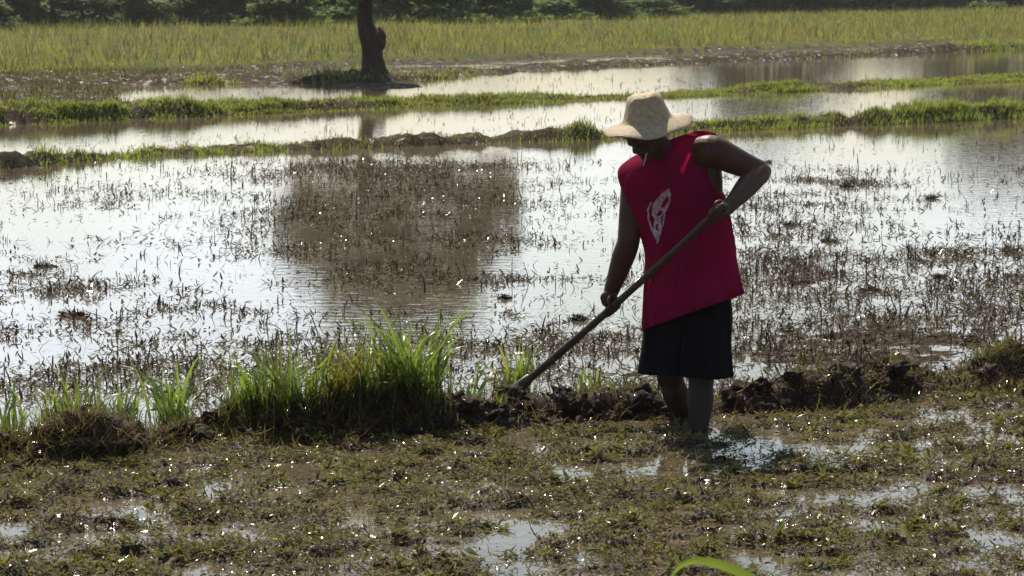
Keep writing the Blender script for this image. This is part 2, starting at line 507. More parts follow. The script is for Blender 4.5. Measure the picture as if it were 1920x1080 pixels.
PUDDLES = [(1490, 840, 130, 15, .13), (1130, 884, 90, 9, .04), (1700, 1076, 230, 14, .06), (720, 1074, 150, 9, .05), (1840, 820, 70, 20, .035), (120, 905, 120, 16, .02), (650, 940, 100, 10, .025),
           (320, 985, 90, 9, .02), (1450, 935, 90, 16, .025), (1880, 1010, 60, 20, .03), (60, 1050, 60, 12, .02), (380, 1072, 110, 10, .03)]

def weed_cover(x, y):
    return fbm(x, y * 1.2, 5.2, 4, 91, 0.62)

def height(x, y):
    dn, d1, d2, d3, dm = [ldist(L, x, y) for L in (L_near, L_b1, L_b2, L_b3, L_m)]
    px, py = to_px(x, np.maximum(y, 4.0))
    # foreground mud
    fine = fbm(x, y, 9.0, 4, 3, 0.6)
    broad = fbm(x, y, 1.7, 4, 11)
    hf = -0.004 + 0.016 * broad + 0.050 * fine + 0.056 * weed_cover(x, y)
    for cx, cy, rx, ry, a in PUDDLES:
        hf = hf - 0.6 * a * np.exp(-((px - cx) / rx) ** 2 - ((py - cy) / ry) ** 2)
    # flooded paddies
    shallow = 0.045 * sstep(560, 700, py) + 0.03 * np.exp(-((px - 1620) / 330) ** 2 - ((py - 570) / 55) ** 2) + .035 * np.exp(-((px - 1700) / 330) ** 2 - ((py - 640) / 60) ** 2)
    hw = -0.062 + shallow + 0.022 * broad + 0.024 * fine
    hw = np.where(d1 > 0, -0.05 + 0.03 * fbm(x, y, 1.1, 4, 19), hw)
    hw = np.where(d2 > 0, -0.045 + 0.03 * fbm(x, y, 0.7, 4, 23) + 0.11 * np.exp(-((px + 60) / 300) ** 2) * sstep(245, 215, py) + .065 * np.exp(-((px - 710) / 110) ** 2 - ((py - 158) / 14) ** 2), hw)
    h = np.where(dn < 0.10, hf, hw)
    # near ridge
    rn = fbm(x, y, 3.4, 4, 31, 0.6)
    Hn = np.interp(x, *H_near) * (1.0 + 0.55 * rn)
    ridge = np.where(dn < 0.14, np.exp(-((dn - 0.14) / 0.10) ** 2), np.exp(-((dn - 0.14) / 0.24) ** 2))
    h = h + np.maximum(Hn, 0) * ridge * 1.05 + ridge * 0.06 * fbm(x, y, 12.0, 4, 37, .65)
    for L, Hp, d, w, sd in ((L_b1, H_b1, d1, 0.34, 41), (L_b2, H_b2, d2, 0.55, 47), (L_b3, H_b3, d3, 0.8, 53)):
        rr = np.where(d < w, sstep(0.0, 0.16 + 0.1 * w, d + 0.12 * fbm(x, y, 2.0, 3, sd + 3)), np.exp(-np.abs((d - w) / w) ** 3))
        Hh = np.interp(x, *Hp)
        h = h + rr * ((Hh + 0.06) * (1.0 + 0.5 * fbm(x, y, 1.5, 4, sd)) + 0.075 * fbm(x, y, 5.0, 4, sd + 7, .65))
    strip = sstep(0.3, 1.0, d3)
    h = np.where(d3 > 0.3, h + strip * (0.045 + 0.05 * fbm(x, y, 0.9, 4, 61)), h)
    mead = sstep(0.0, 0.14, dm + 0.25 * fbm(x, y, 0.5, 3, 71))
    h = h * (1 - mead) + mead * (0.09 + 0.04 * fbm(x, y, 0.4, 3, 67))
    return h

ys = [-25.0, -12.0, -4.0, 0.0, 3.0, 4.5, 6.0, 7.2, 8.2, 9.0]
while ys[-1] < 190:
    ys.append(ys[-1] + 0.026 * (max(ys[-1], 12) / 12) ** 1.55)
ys = np.array(ys + [230, 300, 420, 700, 1300, 2000])
us = np.linspace(-1, 1, 421)
GY, GU = np.meshgrid(ys, us, indexing='ij')
GX = GU * (0.24 * np.maximum(GY, 9.0) + 1.0)
GX = np.where(GY > 200, GU * (0.24 * 200 + 1 + (GY - 190) * 2.0), GX)
GZ = height(GX, GY)
GZ = np.where(GY < 9.1, -0.02, GZ)
GZ = np.where(GY > 195, 0.09, GZ)
R, C = GY.shape
TV = np.stack([GX, GY, GZ], -1).reshape(-1, 3)
idx = np.arange(R * C).reshape(R, C)
TF = np.stack([idx[:-1, :-1], idx[:-1, 1:], idx[1:, 1:], idx[1:, :-1]], -1).reshape(-1, 4)
fc = TV[TF].mean(1)
fd = [ldist(L, fc[:, 0], fc[:, 1]) for L in (L_near, L_b1, L_b2, L_b3, L_m)]
zone = np.zeros(len(fc), int)                                  # 0 foreground mud
zone[fd[0] > -0.06] = 1                                        # near ridge
zone[fd[0] > 0.62] = 2                                         # paddy bed
zone[(fd[1] > 0.0) & (fd[1] < 0.72)] = 3
zone[fd[1] >= 0.72] = 2
zone[(fd[2] > -0.05) & (fd[2] < 1.15)] = 4
zone[fd[2] >= 1.15] = 2
zone[fd[3] > 0.0] = 5                                          # muddy bank
zone[fd[4] > 0.0] = 6                                          # meadow
TERRAIN = {}
for zi, (nm, mt) in enumerate((('mud_flat', 'mud'), ('mud_ridge', 'ridge_mud'), ('paddy_bed', 'mud_far'), ('paddy_bund', 'bund'), ('paddy_bund', 'bund'), ('mud_bank', 'mud_far'), ('meadow_ground', 'meadow'))):
    f = TF[zone == zi]
    u, inv = np.unique(f, return_inverse=True)
    TERRAIN[zi] = add(nm, mesh_np(nm, TV[u], inv.reshape(-1, 4), True), M[mt], kind='structure')

# water sheet, its far side following the meadow edge
xs = np.linspace(-60, 60, 61)
wv0 = [(x, -25.0, 0.0) for x in xs]
wv1 = [(x, max(20.0, float(np.interp(x, L_m[0], L_m[1])) + 0.6), 0.0) for x in xs]
n = len(xs)
wf = np.array([(i, i + 1, n + i + 1, n + i) for i in range(n - 1)])
add('water', mesh_np('water', np.array(wv0 + wv1), wf), M['water'], kind='structure')

# ------------------------------------------------------------------ scattered stuff
def scatter_trap(n, y0, y1, margin=1.15, power=1.0):
    """random ground points over the visible wedge between two distances (even per square metre when power = 1)"""
    u = RNG.random(n)
    y = np.sqrt(y0 ** 2 + u * (y1 ** 2 - y0 ** 2)) if power == 1.0 else y0 + (y1 - y0) * u ** power
    x = (RNG.random(n) * 2 - 1) * (0.165 * y * margin + 0.3)
    return x, y

def U(a, b, n):
    return RNG.uniform(a, b, n)

def wet_level(x, y):
    return np.maximum(height(x, y), 0.0)

# weed mats of the foreground
x, y = scatter_trap(240000, 10.2, 16.2)
dn = ldist(L_near, x, y)
h = height(x, y)
cover = weed_cover(x, y) + 0.4 * fbm(x, y, 11.0, 3, 95)
keep = (dn < 0.1) & (RNG.random(len(x)) < np.clip(0.62 + 1.7 * cover, 0.03, 1)) & ((h > -0.02) | (RNG.random(len(x)) < 0.12))
x, y, h = x[keep], y[keep], np.maximum(h[keep], 0)
N = len(x)
big = RNG.random(N) < 0.04
v, f = blades(np.stack([x, y, h + U(0.0, 0.022, N)], 1), U(0, 6.283, N), np.where(big, U(.05, .12, N), U(.012, .042, N)), np.where(big, U(.002, .0045, N), U(.003, .009, N)),
              U(1.1, 1.75, N), U(-0.9, 0.9, N), 2, U(-0.6, 0.6, N), 0.25, 0.6)
add('weed_mat', mesh_np('weed_mat', v, f), M['weed'], kind='stuff', label='sodden brown and olive weeds matted over the foreground mud', cat='weeds')

# small green sprigs in the mud
x, y = scatter_trap(16000, 10.2, 16.0)
dn = ldist(L_near, x, y)
h = height(x, y)
keep = (dn < -0.05) & (fbm(x, y, 3.1, 3, 131) + 0.6 * fbm(x, y, 13.0, 2, 133) > 0.13) & (h > -0.012)
x, y, h = x[keep], y[keep], np.maximum(h[keep], 0)
rep = 4
x = np.repeat(x, rep) + U(-.012, .012, len(x) * rep); y = np.repeat(y, rep) + U(-.02, .02, len(y) * rep); h = np.repeat(h, rep)
N = len(x)
v, f = blades(np.stack([x, y, h + 0.005], 1), U(0, 6.283, N), U(.02, .06, N), U(.006, .014, N), U(0.6, 1.5, N), U(0, 1.0, N), 2, U(-.5, .5, N), 0.2, 0.8)
add('green_sprigs', mesh_np('green_sprigs', v, f), M['greens'], kind='stuff', label='small green weed sprigs sprouting over the foreground mud', cat='weeds')

# tiny glossy flakes, added to put sun sparkles on the mud and water
x, y = scatter_trap(60000, 10.2, 16.2)
dn = ldist(L_near, x, y); h = height(x, y)
keep = (dn < 0.5) & (h > -0.03) & (RNG.random(len(x)) < np.clip(0.25 + 1.5 * fbm(x, y, 1.6, 4, 141) + .9 * fbm(x, y, 7.0, 2, 143), .03, 1))
x, y, h = x[keep], y[keep], np.maximum(h[keep], 0)
x2, y2 = scatter_trap(170000, 14.5, 33)
px2, py2 = to_px(x2, y2)
k2 = (ldist(L_near, x2, y2) > .3) & (ldist(L_b1, x2, y2) < 0) & (RNG.random(len(x2)) < 0.012 + .06 * sstep(520, 700, py2) + .09 * np.exp(-((px2 - 740) / 250) ** 2 - ((py2 - 450) / 130) ** 2)) & (fbm(x2, y2, 2.2, 3, 147) > -.05)
x2, y2 = x2[k2], y2[k2]
h2 = np.maximum(height(x2, y2), 0)
x, y, h = np.concatenate([x, x2]), np.concatenate([y, y2]), np.concatenate([h, h2])
N = len(x)
sz = U(.28, .62, N) * (1 + .4 * (y > 17))
v, f = blades(np.stack([x, y, h + U(.004, .022, N)], 1), U(0, 6.283, N), .013 * sz, .009 * sz, U(1.0, 2.0, N), U(-.3, .3, N), 1, U(-.6, .6, N), .5)
add('glint_flakes', mesh_np('glint_flakes', v, f), M['glint_flake'], kind='stuff', label='tiny glossy flakes added as sun glints over the mud and water', cat='weeds')

# density of plants in the flooded paddies, laid out over the ground
DENSE = [(1620, 540, 260, 40, .9), (1680, 640, 300, 60, .95), (1850, 560, 120, 70, .6), (740, 430, 230, 130, .40), (740, 505, 210, 50, .55), (60, 525, 85, 32, .8), (480, 570, 230, 35, .5),
         (300, 650, 400, 60, .35), (1000, 600, 150, 60, .35), (1570, 350, 90, 22, .7), (1450, 375, 90, 14, .5), (1130, 650, 90, 50, .5), (200, 385, 30, 25, .3), (1700, 470, 160, 40, .35), (750, 320, 150, 20, .25), (1500, 480, 160, 50, .5), (1400, 560, 80, 40, .4)]
def paddy_density(x, y):
    px, py = to_px(x, y)
    d = 0.09 + 0.42 * sstep(420, 690, py) + 0.07 * sstep(300, 240, py)
    for cx, cy, rx, ry, a in DENSE:
        d = d + a * np.exp(-((px - cx) / rx) ** 2 - ((py - cy) / ry) ** 2)
    d2_ = .75 * np.exp(-((px - 1680) / 330) ** 4 - ((py - 600) / 100) ** 4) + .32 * sstep(560, 680, py)
    return np.clip(d2_, 0, 1) * np.clip(.55 + 1.6 * fbm(x, y, 2.2, 4, 157), 0, 1.3) + np.clip(d, 0, 1) * np.clip(0.24 + 2.4 * fbm(x, y, 1.1, 4, 151) + 1.8 * fbm(x, y, 4.5, 3, 155), 0.04, 2.6)

# stubble stems
def wet_zone(x, y):
    dn, d1, d2, d3 = [ldist(L, x, y) for L in (L_near, L_b1, L_b2, L_b3)]
    return (dn > 0.2) & (d3 < 0.1) & ~((d1 > 0) & (d1 < .7)) & ~((d2 > -.05) & (d2 < 1.1))
x, y = scatter_trap(26000, 14.2, 34)
keep = wet_zone(x, y) & (RNG.random(len(x)) < paddy_density(x, y) * 0.6 + 0.03)
x, y = x[keep], y[keep]
x2, y2 = scatter_trap(9000, 30, 60)
keep = wet_zone(x2, y2) & (RNG.random(len(x2)) < 0.09 + 0.35 * np.clip(fbm(x2, y2, .6, 3, 161), 0, 1))
x, y = np.concatenate([x, x2[keep]]), np.concatenate([y, y2[keep]])
rep = 3
x = np.repeat(x, rep) + RNG.normal(0, .022, len(x) * rep); y = np.repeat(y, rep) + RNG.normal(0, .03, len(y) * rep)
N = len(x)
v, f = blades(np.stack([x, y, wet_level(x, y) - 0.02], 1), U(0, 6.283, N), U(.03, .09, N) + (RNG.random(N) < .08) * U(.03, .12, N), U(.005, .012, N), U(0, 0.8, N), U(-.3, 1.6, N), 2, None, 0.5)
add('rice_stubble', mesh_np('rice_stubble', v, f), M['stubble'], kind='stuff', label='dark stubble stems standing in the flooded paddies', cat='stubble')

# floating leaves and rotted straw
x, y = scatter_trap(215000, 14.2, 34)
keep = wet_zone(x, y) & (RNG.random(len(x)) < paddy_density(x, y) * 0.9)
x, y = x[keep], y[keep]
x2, y2 = scatter_trap(30000, 30, 60)
keep = wet_zone(x2, y2) & (RNG.random(len(x2)) < 0.03 + 0.35 * np.clip(fbm(x2, y2, .5, 4, 171), 0, 1))
x, y = np.concatenate([x, x2[keep]]), np.concatenate([y, y2[keep]])
N = len(x)
v, f = blades(np.stack([x, y, wet_level(x, y) + U(-0.002, 0.014, N)], 1), U(0, 6.283, N), U(.02, .075, N), U(.006, .015, N), U(1.0, 1.75, N), U(-.8, .8, N), 2, U(-.4, .4, N), 0.3, 0.5)
add('floating_weed', mesh_np('floating_weed', v, f), M['weed_dark'], kind='stuff', label='rotted leaves and straw floating on the flooded paddies', cat='weeds')

# grass on the bunds
def bund_grass(L, Hp, w, n, pxw, hmin, hmax, name, label, seed, width=.012):
    pxs, ws = zip(*pxw)
    X0, X1 = L[0][0] + 40, L[0][-1] - 40
    x = U(max(X0, -14), min(X1, 22), n * 3)
    d = np.where(RNG.random(n * 3) < .4, RNG.uniform(-.02, .3, n * 3), np.clip(RNG.normal(w, w * .62, n * 3), -.05, 2.3 * w))
    y = np.interp(x, L[0], L[1]) + d / L[2]
    px, py = to_px(x, y)
    p = np.interp(px, pxs, ws) * np.clip(0.6 + 1.3 * fbm(x, y, 1.1, 3, seed), 0, 1.3)
    keep = (RNG.random(len(x)) < p) & (px > -300) & (px < 2220)
    x, y, p = x[keep][:n], y[keep][:n], p[keep][:n]
    N = len(x)
    Ln = U(hmin, hmax, N) * (0.55 + 0.6 * np.clip(p, 0, 1)) * (0.8 + 0.5 * fbm(x, y, 2.2, 2, seed + 5))
    v, f = blades(np.stack([x, y, wet_level(x, y) - .01], 1), U(0, 6.283, N), Ln, U(.6, 1.4, N) * width, U(0, .5, N), U(0.1, 1.3, N), 3)
    add(name, mesh_np(name, v, f), M['bund_grass'], kind='stuff', label=label, cat='grass')
bund_grass(L_b1, H_b1, .34, 26000, [(-300, .8), (0, .9), (90, .6), (180, .25), (250, .5), (290, .9), (480, .7), (540, .3), (600, .16), (900, .14), (1040, .2), (1060, .4), (1130, .4), (1250, .5), (1560, .8), (1600, .12), (1635, .9), (1920, 1.0), (2300, 1)], .07, .185, 'bund_grass', 'tufty green grass on the bund behind the worker', 201)
bund_grass(L_b2, H_b2, .55, 42000, [(-300, 1), (0, .9), (300, 1), (700, 1), (1000, .9), (1120, .5), (1230, .35), (1280, .9), (1600, 1), (1700, .45), (1820, .6), (2300, .7)], .05, .135, 'bund_grass', 'thick green grass on the bund in front of the lone tree', 211, .016)
bund_grass(L_b3, H_b3, .8, 12000, [(-300, .3), (0, .25), (300, .2), (430, .8), (640, .8), (700, .2), (800, .6), (900, .3), (1000, .1), (1700, .1), (1830, .9), (2300, 1)], .08, .22, 'bank_grass', 'patchy grass on the muddy bank below the meadow', 221, .018)

# meadow grass
mx, my = scatter_trap(280000, 58, 170, 1.25)
dm = ldist(L_m, mx, my)
keep = (dm > 0.4) & ((dm < 14) | (RNG.random(len(mx)) < 0.55))
mx, my = mx[keep], my[keep]
xe = U(-16, 22, 14000); ye = np.interp(xe, L_m[0], L_m[1]) + U(0.5, 2.2, 14000)
mx = np.concatenate([mx, xe]); my = np.concatenate([my, ye])
N = len(mx)
tall = 0.27 + 0.22 * fbm(mx, my, .3, 4, 231) + .12 * fbm(mx, my, 1.3, 2, 233)
v, f = blades(np.stack([mx, my, np.full(N, .06)], 1), U(0, 6.283, N), tall * U(.45, 1.35, N) * np.clip(.45 + ldist(L_m, mx, my) * .12, .45, 1), U(.008, .019, N) * np.maximum(1, my / 90), U(0, .6, N), U(0.2, 1.6, N), 2, None, .15)
add('meadow_grass', mesh_np('meadow_grass', v, f), M['meadow_grass'], kind='stuff', label='tall yellow green grass filling the meadow behind the paddies', cat='grass')

# dark seeding stalks standing above the meadow grass
k_ = RNG.random(len(mx)) < 0.02 * np.clip(1 + 2.5 * fbm(mx, my, .25, 3, 241), 0, 3)
sx, sy = mx[k_], my[k_]; N = len(sx)
v, f = blades(np.stack([sx, sy, np.full(N, .06)], 1), U(0, 6.283, N), U(.22, .48, N), U(.010, .022, N), U(0, .6, N), U(0, 1.0, N), 3, None, .7)
add('meadow_stalks', mesh_np('meadow_stalks', v, f), M['dry_stalk'], kind='stuff', label='brown seeding stalks scattered through the meadow grass', cat='grass')
# low growth on the muddy ground at the left between the bunds
x, y = scatter_trap(60000, 40, 66, 1.25)
px, py = to_px(x, y)
k_ = (ldist(L_b2, x, y) > .4) & (ldist(L_m, x, y) < -.2) & (RNG.random(len(x)) < .85 * np.exp(-((px - 60) / 380) ** 2) + .35 * (height(x, y) > .02)) & (fbm(x, y, .55, 4, 251) > -.18) & (height(x, y) > -.01)
x, y = x[k_], y[k_]; N = len(x)
v, f = blades(np.stack([x, y, wet_level(x, y)], 1), U(0, 6.283, N), U(.04, .14, N), U(.012, .026, N), U(0, .8, N), U(.1, 1.2, N), 2)
add('bank_growth', mesh_np('bank_growth', v, f), M['bank_growth'], kind='stuff', label='low green and brown growth on the far left mud', cat='weeds')

# ------------------------------------------------------------------ trees and bushes
def crown_mesh(name, n, lobes, leaf, seed, squash=1.0):
    """leaf-sized faces spread through the lobes (x, y, z, rx, ry, rz)"""
    r = np.random.default_rng(seed)
    vol = np.array([l[3] * l[4] * l[5] for l in lobes]); vol = vol / vol.sum()
    which = r.choice(len(lobes), n, p=vol)
    Lb = np.array(lobes)[which]
    d = r.normal(size=(n, 3)); d /= np.linalg.norm(d, axis=1)[:, None]
    rr = r.random(n) ** 0.42 * (1 + 0.16 * r.normal(size=n))
    P = Lb[:, :3] + d * rr[:, None] * Lb[:, 3:]
    # clumping: pull the leaves towards random twig ends
    tw = P[r.integers(0, n, max(20, n // 45))]
    j = r.integers(0, len(tw), n)
    near = np.linalg.norm(P - tw[j], axis=1) < 0.6 * Lb[:, 3]
    P = np.where(near[:, None], P + (tw[j] - P) * 0.72, P)
    az = r.uniform(0, 6.283, n)
    L = leaf * r.uniform(.6, 1.4, n)
    return blades(P, az, L, L * r.uniform(.35, .6, n), r.uniform(.3, 2.4, n), r.uniform(-.5, .9, n), 2, r.uniform(-.8, .8, n), .2, .8)

def limb(p0, p1, r0, r1, seed, n=7, wob=.06):
    r = random.Random(seed)
    p0, p1 = Vector(p0), Vector(p1)
    pts = []
    Lg = (p1 - p0).length
    for i in range(n):
        t = i / (n - 1)
        k = math.sin(math.pi * t) * wob * Lg
        pts.append(p0.lerp(p1, t) + Vector((r.uniform(-k, k), r.uniform(-k, k), r.uniform(-k, k))))
    return tube(pts, [r0 + (r1 - r0) * i / (n - 1) for i in range(n)], 8)

# the lone tree on the far mud bank
TY = gnd(703, 153).y
tb = gnd(703, 153, 0.0)
tree = empty('lone_tree', (tb.x, tb.y, 0), 'lone tree with a dark burled trunk standing at the edge of the far paddy', 'tree')
def T(px, py, dy=0.0):
    p = at(px, py, TY + dy)
    return Vector((p.x - tb.x, p.y - tb.y, p.z))
ctr = [T(712, 166), T(708, 156), T(704, 146), T(702, 132), T(700, 116), T(699, 102), T(698, 90), T(699, 78), T(697, 66), T(690, 54), T(685, 42), T(684, 26), T(684, 10), T(687, -10), T(690, -28)]
rr = [.52, .44, .31, .24, .21, .19, .185, .225, .235, .18, .145, .125, .125, .14, .15]
pts = spline([list(c) + [r] for c, r in zip(ctr, rr)], 60)
seg = 28
V, F = [], []
for i, p in enumerate(pts):
    for j in range(seg):
        th = 2 * math.pi * j / seg
        flare = max(0.0, 1 - i / 14)
        lob = 1 + 0.38 * flare * math.sin(4 * th + 0.7) + 0.07 * float(fbm(np.array(math.cos(th) * 1.3 + 4), np.array(p[2] * 2.5 + math.sin(th)), 1.7, 3, 301)) * 2
        V.append((p[0] + p[3] * lob * math.cos(th), p[1] + p[3] * lob * math.sin(th), p[2]))
for i in range(len(pts) - 1):
    for j in range(seg):
        F.append((i * seg + j, i * seg + (j + 1) % seg, (i + 1) * seg + (j + 1) % seg, (i + 1) * seg + j))
add('trunk', mesh_list('trunk', V, F), M['bark'], tree)
# burl on the right side with a broken twig
bc = T(711, 74, -.05)
bm = bmesh.new()
bmesh.ops.create_icosphere(bm, subdivisions=3, radius=1)
for v_ in bm.verts:
    c = v_.co.copy()
    s = 1 + .16 * float(fbm(np.array(c.x * 1.5 + 3), np.array(c.y * 1.5 + c.z * 2), 1.3, 3, 311))
    v_.co = Vector((c.x * .125 * s, c.y * .14 * s, c.z * .21 * s)) + bc
me = bpy.data.meshes.new('burl'); bm.to_mesh(me); bm.free()
me.polygons.foreach_set('use_smooth', np.ones(len(me.polygons), dtype=bool))
add('burl', me, M['bark'], tree)
v, f = tube([T(708, 62, -.05), T(711, 54, -.05), T(712, 50, -.06)], [.035, .025, .012], 7)
add('broken_twig', mesh_list('broken_twig', v, f), M['bark'], tree)
fork = T(690, -28)
lobes = []
for (px, py_ref, rx, rz) in ((600, 380, .6, .5), (700, 350, .8, .45), (820, 350, .85, .5), (910, 390, .62, .6), (620, 450, .7, .5), (740, 470, .95, .6), (860, 470, .8, .55), (680, 540, .6, .45), (800, 550, .7, .45), (530, 400, .28, .3), (520, 460, .2, .15), (640, 585, .45, .35), (740, 590, .6, .4), (850, 570, .6, .4), (930, 330, .45, .4), (750, 600, .6, .4), (690, 580, .55, .4), (830, 590, .55, .4), (560, 440, .5, .45), (590, 510, .5, .4), (570, 325, .3, .25), (960, 440, .25, .3)):
    # heights read from the tree's mirror image in the water
    hh = (py_ref + 60) / FPX * TY - CAM_H
    lobes.append(((px - 960) / FPX * TY - tb.x, RNG.uniform(-1.0, 1.0), hh, rx, rx * 1.05, rz))
for i, lb in enumerate(lobes):
    v, f = limb(fork, lb[:3], .085, .02, 320 + i)
    add('branch', mesh_list('branch', v, f), M['bark'], tree)
v, f = crown_mesh('crown', 21000, lobes, .13, 331)
add('crown', mesh_np('crown', v, f), M['foliage'], tree)
# small pale leaf on the left side of the trunk
v, f = blades(np.array([tuple(T(676, 80, -.22)), tuple(T(676, 78, -.22))]), np.array([3.3, 2.6]), np.array([.12, .09]), np.array([.06, .05]), np.array([1.2, 1.9]), np.array([.6, .5]), 3)
add('sprouting_leaf', mesh_np('sprouting_leaf', v, f), M['foliage_light'], tree)

# far bushes and trees, built once per kind and copied
def bush_proto(seed, n, leaf, tall=False):
    r = random.Random(seed)
    lobes = []
    for i in range(9):
        a = r.uniform(0, 6.28); q = r.uniform(0.05, .34)
        lobes.append((q * math.cos(a), q * math.sin(a), r.uniform(.30 if tall else .12, .85), r.uniform(.16, .28), r.uniform(.16, .28), r.uniform(.12, .22)))
    if not tall:
        for i in range(4):
            a = r.uniform(0, 6.28)
            lobes.append((.3 * math.cos(a), .3 * math.sin(a), .12, .24, .24, .14))
    v, f = crown_mesh('crown', n, lobes, leaf, seed)
    vt, ft = tube([(0, 0, -.05), (.01, 0, .2), (-.01, .01, .45), (.02, 0, .75)], [.035, .026, .02, .008], 8)
    return mesh_np('bush_crown_%d' % seed, v, f), mesh_list('bush_trunk_%d' % seed, vt, ft)
PROTO = [bush_proto(401, 5200, .055), bush_proto(402, 5200, .06), bush_proto(403, 5600, .05, True), bush_proto(404, 4600, .06)]
LIGHT = [bush_proto(411, 4200, .075), bush_proto(412, 4200, .07)]
for p in PROTO:
    p[0].materials.append(M['foliage']); p[1].materials.append(M['bark'])
for p in LIGHT:
    p[0].materials.append(M['foliage_light']); p[1].materials.append(M['bark'])
TL0, TL1 = gnd(0, 36, .35), gnd(1920, 3, .35)
def tree_at(px, off, hgt, wid, proto, name, label, group):
    # foot of the tree on the line along the meadow's far side
    t = np.linspace(-.6, 1.6, 900)
    xx = TL0.x + (TL1.x - TL0.x) * t; yy = TL0.y + (TL1.y - TL0.y) * t
    k = int(np.argmin(np.abs(to_px(xx, yy)[0] - px)))
    e = empty(name, (xx[k] + off * .1, yy[k] + off, .07), label, 'tree' if 'tree' in name else 'bush', group)
    e.scale = (wid, wid, hgt)
    e.rotation_euler = (0, 0, random.uniform(0, 6.28))
    add('crown', proto[0], None, e)
    add('trunk', proto[1], None, e)
G_L, G_M, G_R = 'dark bushes along the left of the treeline', 'low bushes behind the meadow', 'tall trees behind the right of the meadow'
ORD = ['first', 'second', 'third', 'fourth', 'fifth', 'sixth', 'seventh', 'eighth', 'ninth', 'tenth', 'eleventh', 'twelfth', 'thirteenth', 'fourteenth', 'fifteenth', 'sixteenth']
def bush_row(items, name, row, group):
    """items: (px, off, height, width, proto); labels count along the row from the left picture edge"""
    k = 0
    for px, off, hh, ww, pr in items:
        if -15 < px < 1935:
            lab = '%s from the left in the %s' % (ORD[k], row); k += 1
        else:
            lab = 'one past the picture edge, in the ' + row
        tree_at(px, off, hh, ww, pr, name, lab, group)
rnd = random.uniform
bush_row([(px + rnd(-15, 15), rnd(-2, 3), rnd(1.7, 2.7), rnd(2.6, 3.8), PROTO[i % 4]) for i, px in enumerate(range(-240, 700, 62))], 'dark_bush', 'row of dark bushes left of the lone tree', G_L)
bush_row([(px, -5 + rnd(-1, 1), rnd(1.0, 2.0), rnd(2.2, 3.2), PROTO[(i + 1) % 4]) for i, px in enumerate((60, 215, 330, 430, 520, 610, 655))], 'low_bush', 'low shrubs before the left dark bushes', 'low shrubs in front of the left treeline')
bush_row([(px + rnd(-12, 12), 6 + rnd(-2, 3), rnd(1.6, 2.2), rnd(3.4, 4.6), PROTO[i % 4]) for i, px in enumerate(range(740, 1310, 57))], 'dark_bush', 'dark bushes behind the middle of the meadow', G_M)
bush_row([(px, -12 + rnd(-3, 3), hh * .9, 3.4, LIGHT[i % 2]) for i, (px, hh) in enumerate(((640, 1.3), (725, 1.5), (785, 1.7), (850, 1.5), (905, 1.6), (960, 1.2), (1010, 1.5), (1080, 1.3), (1160, 1.4), (1240, 1.2)))], 'light_shrub', 'pale sunlit shrubs around the lone trunk', 'sunlit shrubs at the back of the meadow')
bush_row([(px, rnd(-2, 3), hh * .62, hh * .5, PROTO[(i * 3) % 4]) for i, (px, hh) in enumerate(((1325, 6.0), (1385, 8.4), (1440, 9.2), (1500, 8.8), (1555, 6.4), (1615, 4.6), (1670, 5.0), (1725, 5.8), (1780, 9.4), (1835, 10), (1890, 14.5), (1945, 15.5), (2010, 13), (2090, 11), (2180, 12)))], 'dark_tree', 'tall dark trees right of the worker', G_R)
bush_row([(px, -4, rnd(1.4, 2.2), 4.4, PROTO[i % 4]) for i, px in enumerate(range(1300, 2100, 70))], 'low_bush', 'low shrubs under the right hand trees', 'low shrubs at the foot of the right treeline')

# ------------------------------------------------------------------ rocks and clods
def lump(name, size, seed, sub=3, rough=.35, mat='mud', fq=1.4):
    bm = bmesh.new()
    bmesh.ops.create_icosphere(bm, subdivisions=sub, radius=1)
    co = np.array([v.co[:] for v in bm.verts])
    s = 1 + rough * fbm(co[:, 0] * 1.2 + co[:, 2] * .9 + seed, co[:, 1] * 1.2 - co[:, 2] * .7, fq, 4, seed, .6)
    for v_, k in zip(bm.verts, s):
        v_.co = Vector((v_.co.x * size[0], v_.co.y * size[1], v_.co.z * size[2])) * float(k)
    me = bpy.data.meshes.new(name); bm.to_mesh(me); bm.free()
    me.polygons.foreach_set('use_smooth', np.ones(len(me.polygons), dtype=bool))
    me.materials.append(M[mat])
    return me
CLODS = [lump('clod_%d' % i, (.05, .05, .034), 510 + i, 3, 1.5, 'ridge_mud', 2.2) for i in range(6)]
ridge_obj = TERRAIN[1]
r_ = random.Random(5)
n_clod = 0
while n_clod < 230:
    px = r_.choice((r_.uniform(0, 420), r_.uniform(400, 1000), r_.uniform(840, 1300), r_.uniform(840, 1300), r_.uniform(1370, 1920), r_.uniform(1370, 1780)))
    t = np.linspace(-4, 5, 900)
    yy = np.interp(t, L_near[0], L_near[1])
    x0 = float(np.interp(px, to_px(t, yy)[0], t))
    d = r_.uniform(-.08, .42)
    y0 = float(np.interp(x0, L_near[0], L_near[1])) + d
    z0 = float(height(np.array(x0), np.array(y0)))
    o = add('clod', r_.choice(CLODS), None, ridge_obj, loc=(x0, y0, z0 + .004))
    s = r_.uniform(.35, 1.15)
    o.scale = (s, s, s * r_.uniform(.7, 1.2)); o.rotation_euler = (r_.uniform(-.5, .5), r_.uniform(-.5, .5), r_.uniform(0, 6.28))
    n_clod += 1

